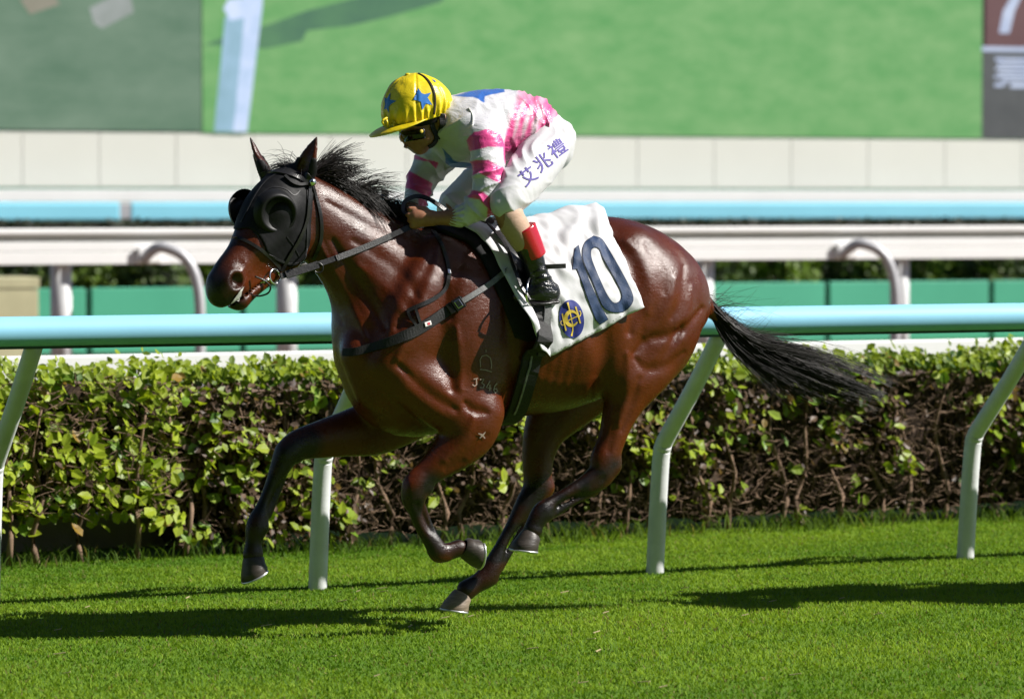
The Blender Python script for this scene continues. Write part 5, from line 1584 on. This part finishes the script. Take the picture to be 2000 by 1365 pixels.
# ---- jersey
m_silk = mat("satin_silk", (.8, .8, .8), .30, .5)
ca = N(m_silk, "ShaderNodeAttribute", attribute_name="tint"); L(m_silk, ca.outputs["Color"], BS(m_silk).inputs["Base Color"])
BS(m_silk).inputs["Sheen Weight"].default_value = .15
w_ = noise(m_silk, 9, 5, .6, coords(m_silk, "Object", (1.0, .7, 2.2)), 1.2); b_ = bump(m_silk, w_.outputs[0], .55, .014)
bump(m_silk, noise(m_silk, 34, 4, .6, coords(m_silk, "Object", (2.2, 1, .8)), .8).outputs[0], .18, .005, b_)
f = Field(JLO, JHI, .0048)
chain(f, [H(872, 240, 0, 40, .075), H(892, 250, 0, 62, .14), H(930, 254, 0, 77, .175), H(980, 244, 0, 70, .168), H(1022, 246, 0, 60, .155), H(1048, 258, 0, 50, .15), H(1062, 268, 0, 40, .14)], k=.03, sub=4)
chain(f, [H(935, 258, .12, 50, .07), H(948, 268, .175, 40, .065), H(953, 308, .208, 36, .058), H(955, 350, .228, 33, .054), H(950, 384, .23, 33, .052)], k=.03, sub=4)
chain(f, [H(952, 392, .23, 31, .05), H(936, 404, .22, 28, .048), H(914, 416, .198, 24, .046), H(898, 423, .182, 20.5, .042), H(890, 425, .175, 17.5, .037)], k=.018, sub=4)
chain(f, [H(895, 268, -.11, 50, .07), H(868, 296, -.17, 42, .065), H(836, 330, -.205, 35, .056), H(822, 360, -.205, 30, .05), H(814, 380, -.185, 27, .046), H(810, 402, -.14, 21, .04)], k=.03, sub=4)
chain(f, [H(866, 236, 0, 33, .062), H(876, 238, 0, 38, .07)], k=.012)      # collar
V, Q = nets(f.D, f.lo, f.h); V = relax(V, Q, 2, .4); nrm = vnormals(V, Q); q = project_l(V)
# folds: stretched over the back, gathered at waist and sleeves
x, y = q[:, 0], q[:, 1]
near = V[:, 1] > .12; far_ = V[:, 1] < -.10
arm = (near & (x > 905) & (x < 1000) & (y > 265)) | (near & (y > 385)) | (far_ & (x < 870) & (y > 290))
wx = x + 9 * vnoise(V, 9, 81) * 3; wy = y + 9 * vnoise(V, 8, 82) * 3
rid = lambda t: 1 - np.abs(np.sin(t))
fold = np.zeros(len(V))
fold += (~arm) * np.clip((x - 985) / 50, 0, 1) * (.013 * rid((wx * .9 - wy * .35) * .085) ** 2 + .006 * rid(wx * .21) ** 2) * (.4 + .6 * np.clip(vnoise(V, 7, 83) + .5, 0, 1))
fold += (~arm) * np.clip((960 - x) / 60, 0, 1) * .013 * rid((wx * .55 + wy * .8) * .06) ** 2 * (.3 + .7 * np.clip(vnoise(V, 6, 84) + .4, 0, 1))
fold += (arm & near & (y < 392)) * (.012 * rid((wy * 1.0 + wx * .4) * .08) ** 2 * np.clip(vnoise(V, 10, 85) + .6, 0, 1))
fold += (arm & near & (y >= 380)) * .011 * rid((wx * .9 - wy * .5) * .11) ** 2 * np.clip(vnoise(V, 12, 86) + .7, 0, 1)
fold += (arm & far_) * .010 * rid((wy * 1.0 - wx * .3) * .09) ** 2
cuff = near & (x < 905) & (y > 400)
fold += cuff * .004 * np.sin(np.arctan2(V[:, 1] - HP(895, 424, .178)[1], V[:, 2] - HP(895, 424, .178)[2]) * 13)
fold += .0018 * vnoise(V, 42, 87)
V2 = V + nrm * (fold - .004)[:, None]
# the silks' pattern
WHITE, PINK, BLUE = np.array((.57, .565, .60)), np.array((.66, .06, .25)), np.array((.02, .11, .42))
C = np.tile(WHITE, (len(V), 1))
jx, jy = x + 1.2 * vnoise(V, 30, 88), y + 1.2 * vnoise(V, 30, 89)
def e2(x, y): return (700 + x / 3.791, 120 + y / 3.791)
def paint(poly, col, mask, soft=1.6, alpha=1.0):
    d = poly_sd(jx.astype(np.float32), jy.astype(np.float32), [e2(*p) for p in poly])
    a = (np.clip(.5 - d / soft, 0, 1) * mask * alpha)[:, None]
    C[:] = C * (1 - a) + col * a
body_m = ~arm
paint([(1190, 190), (1300, 180), (1500, 300), (1500, 560), (1250, 720), (1090, 760), (1070, 660), (1090, 560), (1120, 470), (1110, 400), (1150, 300)], PINK, (V[:, 1] > -.02) & ~(arm & (x < 985)), 5.0, np.clip(.95 + .5 * vnoise(np.stack([(x * .9 + y * .35) * .09, (y * .9 - x * .35) * .02, 0 * x], 1), 1.0, 95) + (y - 240) / 160, .35, 1))  # pink thins upward, painting the overexposed light on the back
for k in range(4):      # white flashes in the pink: stripes blended with painted overexposed light
    xx = 1150 + k * 62
    paint([(xx, 250 + k * 40), (xx + 26, 240 + k * 40), (xx - 30, 470 + k * 20), (xx - 62, 560 + k * 10), (xx - 50, 440 + k * 10)], WHITE, V[:, 1] > -.02, 6.0, .75)
paint([(700, 250), (850, 205), (1085, 195), (1085, 222), (938, 250), (935, 305), (850, 262)], BLUE, (HNOK := (V[:, 1] > -.18)))
paint([(618, 645), (700, 730), (840, 765), (845, 830), (720, 800), (650, 745)], BLUE, (V[:, 1] > -.14) & ~(arm & near))
NA = near & (x > 880)
paint([(800, 590), (850, 525), (960, 500), (1055, 530), (1095, 640), (960, 630), (815, 668)], PINK, NA)
paint([(815, 742), (960, 728), (1100, 800), (1085, 925), (1000, 880), (890, 828), (815, 866)], PINK, NA & arm)
paint([(820, 950), (930, 972), (1040, 1050), (1010, 1140), (955, 1165), (958, 1090), (900, 1025), (815, 1008)], PINK, NA)
FA = far_ & (x < 872)
paint([(320, 600), (350, 600), (420, 690), (590, 755), (575, 800), (520, 742), (325, 700)], PINK, FA)
paint([(340, 785), (450, 850), (555, 905), (525, 1010), (430, 960), (330, 935)], PINK, FA)
paint([(440, 1020), (540, 1040), (520, 1120), (470, 1130)], PINK, FA)
jersey = mesh_np("jersey", V2, Q, m_silk, jk, attrs={"tint": C})
tube_ = crom([HP(*e2(818, 345), .17) + np.array([0, .012, 0]), HP(*e2(838, 390), .175) + np.array([0, .014, 0]), HP(*e2(850, 440), .18) + np.array([0, .012, 0]), HP(*e2(845, 485), .18) + np.array([0, .010, 0])], 4)
JB = bvh_of(V2, Q)
strap("seam_cord", [e2(818, 345), e2(845, 390), e2(852, 440), e2(845, 482)], .005, .003, .001, mottled("white_cord", (.8, .8, .8), .05, 30, .7), jersey, JB, n=14)

# ---- breeches
m_br = mottled("white_breeches", (.57, .565, .59), .03, 14, .5, .35, bstr=.2, bscale=40)
f = Field(JLO, JHI, .005)
chain(f, [H(1040, 262, 0, 50, .145), H(1060, 268, 0, 48, .152), H(1068, 282, 0, 44, .14)], k=.03)
chain(f, [H(1064, 274, .07, 46, .09), H(1062, 296, .12, 47, .095), H(1046, 322, .185, 46, .085), H(1014, 362, .255, 42, .073), H(994, 388, .285, 33, .062), H(984, 400, .29, 27, .054)], k=.035, sub=4)
chain(f, [H(1030, 280, -.06, 46, .09), H(1015, 300, -.12, 47, .095), H(985, 332, -.185, 46, .085), H(920, 378, -.255, 41, .073), H(888, 400, -.285, 33, .062)], k=.035, sub=4)
V, Q = nets(f.D, f.lo, f.h); V = relax(V, Q, 2, .4); nrm = vnormals(V, Q); q = project_l(V); x, y = q[:, 0], q[:, 1]
wx = x + 24 * vnoise(V, 9, 91); wy = y + 24 * vnoise(V, 9, 92)
fold = .008 * rid((wx * .5 + wy * .9) * .075) ** 2 * np.clip(vnoise(V, 7, 93) + .45, 0, 1) + .005 * np.clip((y - 370) / 25, 0, 1) * rid((wx * .9 - wy * .3) * .12)
fold += .009 * np.clip(1 - np.abs((x - 1000) * .62 + (y - 318) * 1.0) / 28, 0, 1) * rid((wx - wy * .3) * .11)
V = V + nrm * (fold - .001)[:, None]
breeches = mesh_np("breeches", V, Q, m_br, jk); BB = bvh_of(V, Q)

# characters on the thigh
m_ink = mottled("violet_print", (.105, .085, .30), .15, 40, .7, .3)
def glyph(ch, cx, cy, size, ang, name, material, parent, bvh, sq=1.0, lift=.002):
    cu = bpy.data.curves.new("glyph", 'FONT'); cu.body = ch; cu.size = 1.0; cu.align_x = 'CENTER'; cu.align_y = 'CENTER'; cu.resolution_u = 3; cu.offset = .012
    ob = bpy.data.objects.new("glyph", cu); COL.objects.link(ob); bpy.context.view_layer.update()
    me = bpy.data.meshes.new_from_object(ob.evaluated_get(bpy.context.evaluated_depsgraph_get())); COL.objects.unlink(ob); bpy.data.objects.remove(ob)
    vs_ = np.array([v.co[:] for v in me.vertices])
    if len(vs_) == 0: return None
    c = (vs_.max(0) + vs_.min(0)) / 2; vs_ = vs_ - c; sc = size / max(np.ptp(vs_[:, 0]), np.ptp(vs_[:, 1]))
    ca_, sa_ = math.cos(ang), math.sin(ang)
    P2 = [(cx + sc * (v[0] * sq * ca_ + v[1] * sa_), cy + sc * (v[0] * sq * sa_ - v[1] * ca_)) for v in vs_]
    polys = [[P2[i] for i in p.vertices] for p in me.polygons]
    return decal(name, polys, bvh, material, parent, lift, 5.0)
for ch, cx, cy in (("艾", 1031, 344), ("兆", 1060, 317), ("禮", 1088, 290)):
    glyph(ch, cx, cy, 33, math.radians(-36), "lettering", m_ink, breeches, BB)

# ---- near boot
m_red = mat("red_patent", (.42, .006, .018), .22, .5, Coat_Weight=.6, Coat_Roughness=.12)
bump(m_red, noise(m_red, 25, 3, .5, coords(m_red)).outputs[0], .12, .004)
m_boot = mat("black_boot_leather", (.006, .006, .0075), .2, .5, Coat_Weight=.4, Coat_Roughness=.12)
bn_ = noise(m_boot, 24, 4, .6, coords(m_boot, "Object", (1, 1, 2.4)), 1.0); bump(m_boot, bn_.outputs[0], .5, .012)
def boot(shift, w, lab):
    s = shift
    f = Field((-.25, w - .14, 1.1), (.30, w + .14, 1.75), .005)
    chain(f, [H(1030 + s, 482, w, 24, .05), H(1040 + s, 504, w, 22, .047), H(1047 + s, 528, w, 20.5, .043), H(1055 + s, 552, w, 23, .042), H(1064 + s, 570, w, 24, .040)], k=.02, sub=4)
    chain(f, [H(1076 + s, 572, w, 18, .036), H(1050 + s, 574, w, 21, .041), H(1028 + s, 578, w - .015, 17, .04), H(1012 + s, 579, w - .035, 13, .034)], k=.025, sub=4)
    P = HP(1060 + s, 592, w); X, Y, Z = f.grid((slice(None),) * 3)
    sole = -(Z - np.float32(P[2]) - np.float32(.10) * (X - np.float32(P[0])))
    f.D = np.maximum(f.D, sole)
    V, Q = nets(f.D, f.lo, f.h); V = relax(V, Q, 1, .3); nrm = vnormals(V, Q); q = project_l(V)
    cr = (1 - np.abs(np.sin((q[:, 1] + .25 * (q[:, 0] - s)) * .19 + 1.5 * vnoise(V, 14, 101)))) * np.clip(1 - np.abs(q[:, 1] - 540) / 32, 0, 1)
    b = mesh_np("boot", V + nrm * (cr * .005)[:, None], Q, m_boot, jk); b["label"] = lab
    f = Field((-.25, w - .14, 1.05), (.30, w + .14, 1.45), .005)
    chain(f, [H(1080 + s, 590, w, 5, .038), H(1050 + s, 593, w, 5, .042), H(1028 + s, 591, w - .015, 5, .04), H(1012 + s, 588, w - .035, 4, .032)], k=.01, sub=4)
    V, Q = nets(f.D, f.lo, f.h); mesh_np("sole", V, Q, m_leather, b)
    f = Field((-.25, w - .14, 1.2), (.30, w + .14, 1.75), .005)
    chain(f, [H(1017 + s, 444, w, 29.5, .057), H(1027 + s, 466, w, 28, .055), H(1036 + s, 486, w, 26.5, .053), H(1044 + s, 504, w, 24.5, .051)], k=.01, sub=4)
    top0, top1 = HP(1018 + s, 446, w), HP(1044 + s, 503, w); d = (top1 - top0) / np.linalg.norm(top1 - top0)
    X, Y, Z = f.grid((slice(None),) * 3)
    al = (X - np.float32(top0[0])) * np.float32(d[0]) + (Z - np.float32(top0[2])) * np.float32(d[2])
    f.D = np.maximum(f.D, np.maximum(-al, al - np.float32(np.linalg.norm(top1 - top0))))
    V, Q = nets(f.D, f.lo, f.h); mesh_np("boot_top", V, Q, m_red, b)["label"] = "red patent boot top"
    return b
boot(0, .302, "black near boot with red top")
boot(-62, -.302, "far boot hidden behind the horse")
# stirrup iron, leather tail
sd_w = .302
ir = crom([HP(1046, 520, sd_w - .05), HP(1030, 556, sd_w + .052), HP(1030, 590, sd_w + .055), HP(1046, 600, sd_w), HP(1050, 596, sd_w - .055), HP(1046, 556, sd_w - .055), HP(1046, 522, sd_w - .05)], 5)
MB().tube(ir, .0045, 8).build("stirrup_iron", m_steel, sd, smooth=True)
tl = np.array([HP(1060, 521, .325), HP(1075, 521, .335), HP(1090, 520, .34), HP(1104, 519.5, .342)])
V, Fq = ribbon(crom(tl, 4), np.tile(np.array([0, 1.0, 0]), (13, 1)), .019, .006); MB().add(V, Fq).build("leather_tail", m_leather, sd)

# ---- cap, peak, goggles
m_yel = mat("yellow_satin", (.70, .54, .010), .36, .5)
yn = noise(m_yel, 10, 5, .6, coords(m_yel, "Object", (1, 1, 1.6)), 1.5); b_ = bump(m_yel, yn.outputs[0], .4, .012); bump(m_yel, noise(m_yel, 40, 3, .5, coords(m_yel)).outputs[0], .15, .004, b_)
f = Field((.20, -.16, 1.72), (.66, .16, 2.24), .0042)
cc = HP(812, 205, 0); ball(f, cc, (.131, .105, .122), k=.001)
chain(f, [H(794, 222, 0, 42, .092), H(836, 200, 0, 36, .09)], k=.05)
l0, l1 = HP(752, 252, 0), HP(868, 221, 0); e = l1 - l0; nn2 = np.array([e[2], 0, -e[0]]); nn2 /= np.linalg.norm(nn2)
if nn2[2] > 0: nn2 = -nn2
X, Y, Z = f.grid((slice(None),) * 3)
f.D = np.maximum(f.D, (X - np.float32(l0[0])) * np.float32(nn2[0]) + (Z - np.float32(l0[2])) * np.float32(nn2[2]) + 0 * Y)
V, Q = nets(f.D, f.lo, f.h); V = relax(V, Q, 2, .4); nrm = vnormals(V, Q)
hgt = -((V - l0) @ nn2)                                   # height above the rim
ang = np.arctan2(V[:, 1] - cc[1], V[:, 0] - cc[0])
fold = .006 * np.clip(1 - hgt / .07, 0, 1) * np.sin(ang * 26 + 2 * vnoise(V, 9, 111)) * np.clip(hgt / .012, 0, 1)
seam = np.minimum.reduce([np.abs(((ang - a + math.pi) % (2 * math.pi)) - math.pi) for a in (-math.pi + .5, -1.1, .1, 1.15, 2.2)])
fold += -.004 * np.exp(-(seam / .05) ** 2) * np.clip(hgt / .03, 0, 1) + .006 * vnoise(V, 11, 112) + .003 * vnoise(V, 26, 113)
V = V + nrm * fold[:, None]
cap = mesh_np("cap", V, Q, m_yel, jk); CB = bvh_of(V, Q)
blob("button", HP(797, 146, 0), .010, m_yel, cap, (1.3, 1, .6))
# peak
pk = []; nu_, nv_ = 26, 7
for i in range(nu_):
    a = math.radians(-100 + 200 * i / (nu_ - 1))
    fw = l1 - l0; fw = -(fw / np.linalg.norm(fw))
    for j in range(nv_):
        r = j / (nv_ - 1); R0_, R1_ = .104, .104 + .060 * max(0, math.cos(a * .82)) ** .7
        rr = R0_ + (R1_ - R0_) * r
        base_c = (l0 + l1) / 2 + fw * .018 - nn2 * .012
        pk.append(base_c + fw * (rr * math.cos(a)) * 1.05 + np.array([0, 1, 0]) * rr * math.sin(a) * .92 + nn2 * (.010 + .022 * r * r * max(0, math.cos(a))))
Qp = np.array([(i * nv_ + j, (i + 1) * nv_ + j, (i + 1) * nv_ + j + 1, i * nv_ + j + 1) for i in range(nu_ - 1) for j in range(nv_ - 1)])
po = mesh_np("peak", np.array(pk), Qp, m_yel, cap); s_ = po.modifiers.new("thick", 'SOLIDIFY'); s_.thickness = .004
# bow of the cap strings over the peak
for k in range(5):
    p0 = HP(752 + 4 * k, 238 + 3.2 * k, .03 - .002 * k); 
    pts = crom([p0, p0 + np.array([.012 * math.sin(k * 2), .018, .014]), p0 + np.array([.022 * math.cos(k), .022 + .004 * k, .002]), p0 + np.array([-.008 * k + .01, .012, -.014])], 5)
    MB().tube(pts, .0042, 7).build("bow", m_yel, cap, smooth=True)
def e3(x, y): return (720 + x / 7.583, 130 + y / 7.583)
m_star = mottled("blue_satin", (.025, .16, .52), .2, 30, .4, .45)
S1 = [(735, 325), (785, 400), (830, 415), (925, 390), (872, 465), (945, 575), (850, 550), (795, 645), (775, 525), (662, 490), (750, 462)]
S2 = [(325, 390), (315, 495), (415, 512), (330, 560), (300, 600), (305, 695), (265, 625), (228, 640), (245, 560), (235, 462), (275, 480)]
S3 = [(940, 190), (985, 215), (1000, 232), (975, 232), (955, 215)]
for s_px in (S1, S2, S3): decal("star", [[e3(*p) for p in s_px]], CB, m_star, cap, .0022, 3.0)
m_elastic = mottled("dark_elastic", (.018, .013, .008), .2, 60, .7, .25)
gog = empty("goggle_strap"); bpy.data.objects.remove(gog)
strap("goggle_strap", [e3(735, 112), e3(830, 165), e3(920, 270), e3(970, 400), e3(980, 520), e3(975, 620), e3(965, 715)], .008, .003, .0015, m_elastic, cap, CB, n=36)
# goggles: dark wrap-round lens
m_lens = mat("smoked_lens", (.006, .005, .005), .12, .5)
gl = []; 
for i in range(20):
    a = math.radians(-78 + 156 * i / 19)
    for j in range(6):
        t = j / 5
        c = HP(818 + 2 * t, 250 + 18 * t, 0)
        rr = .098 - .006 * (2 * t - 1) ** 2
        dirf = -(l1 - l0) / np.linalg.norm(l1 - l0)
        gl.append(c + dirf * rr * math.cos(a) * .74 + np.array([0, 1, 0]) * rr * math.sin(a) * .86)
Qg = np.array([(i * 6 + j, (i + 1) * 6 + j, (i + 1) * 6 + j + 1, i * 6 + j + 1) for i in range(19) for j in range(5)])
go = mesh_np("goggles", np.array(gl), Qg, m_lens, jk); s_ = go.modifiers.new("thick", 'SOLIDIFY'); s_.thickness = .006
gb = bvh_of(np.array(gl), Qg)
blob("goggle_stud", HP(*e3(783, 962), .084), .0075, m_gold, go, (1, .4, 1))
# helmet harness and chin strap
hb_ = bvh_of(JV, JQ)
strap("chin_strap", [e3(955, 735), e3(930, 850), e3(960, 960), e3(1000, 1040), e3(960, 1140), e3(880, 1180)], .020, .004, .004, m_web, jk, hb_, n=22)
strap("chin_strap", [e3(1085, 700), e3(1090, 850), e3(1060, 980), e3(1010, 1060)], .024, .004, .004, m_web, jk, hb_, n=18)
f = Field((.22, -.13, 1.72), (.55, .13, 2.1), .005); ball(f, HP(828, 226, 0), (.108, .088, .080), k=.001)
X, Y, Z = f.grid((slice(None),) * 3)
lv = (X - np.float32(l0[0])) * np.float32(nn2[0]) + (Z - np.float32(l0[2])) * np.float32(nn2[2]) + 0 * Y
f.D = np.maximum(f.D, np.maximum(lv - .022, -lv - .03)); V, Q = nets(f.D, f.lo, f.h)
mesh_np("helmet_rim", V, Q, m_hood, cap)
# ---- whip
wh = htop("riding_whip", "black riding whip with knob standing up from the rider's far hand", "whip")
MB().tube([HP(752, 381, -.06), HP(753, 395, -.06), HP(760, 420, -.06), HP(792, 430, -.06), HP(850, 455, -.10), HP(900, 470, -.22)], [.0075, .008, .008, .007, .005, .003], 12).build("shaft", m_web, wh, smooth=True)
blob("knob", HP(752, 377, -.06), .0155, m_leather, wh, (1, 1, .7))
ring("knob_band", HP(752, 382, -.06), np.array([0, .2, 1.0]), .0125, .003, m_steel, wh)
# ================================================================== the next runner, just out of the picture on the right: its shadow falls into view
def copy_tree(o, parent, shift):
    c = o.copy(); COL.objects.link(c)
    if parent is None: c.location = Vector(o.location) + Vector(shift)
    else: c.parent = parent
    for ch in o.children: copy_tree(ch, c, shift)
    return c
NEXT = {"racehorse": ("second bay racehorse galloping behind the first, past the right edge", "horse"), "person": ("second jockey riding behind, past the right edge", "person")}
for o_, nm in ((horse, "racehorse"), (jk, "person"), (ncroot, "number_cloth")):
    c = copy_tree(o_, None, (3.75, 1.18, 0))
    lab, cat_ = NEXT.get(nm, ("white saddlecloth on the second horse, past the right edge", "saddlecloth"))
    tag(c, lab, cat_)
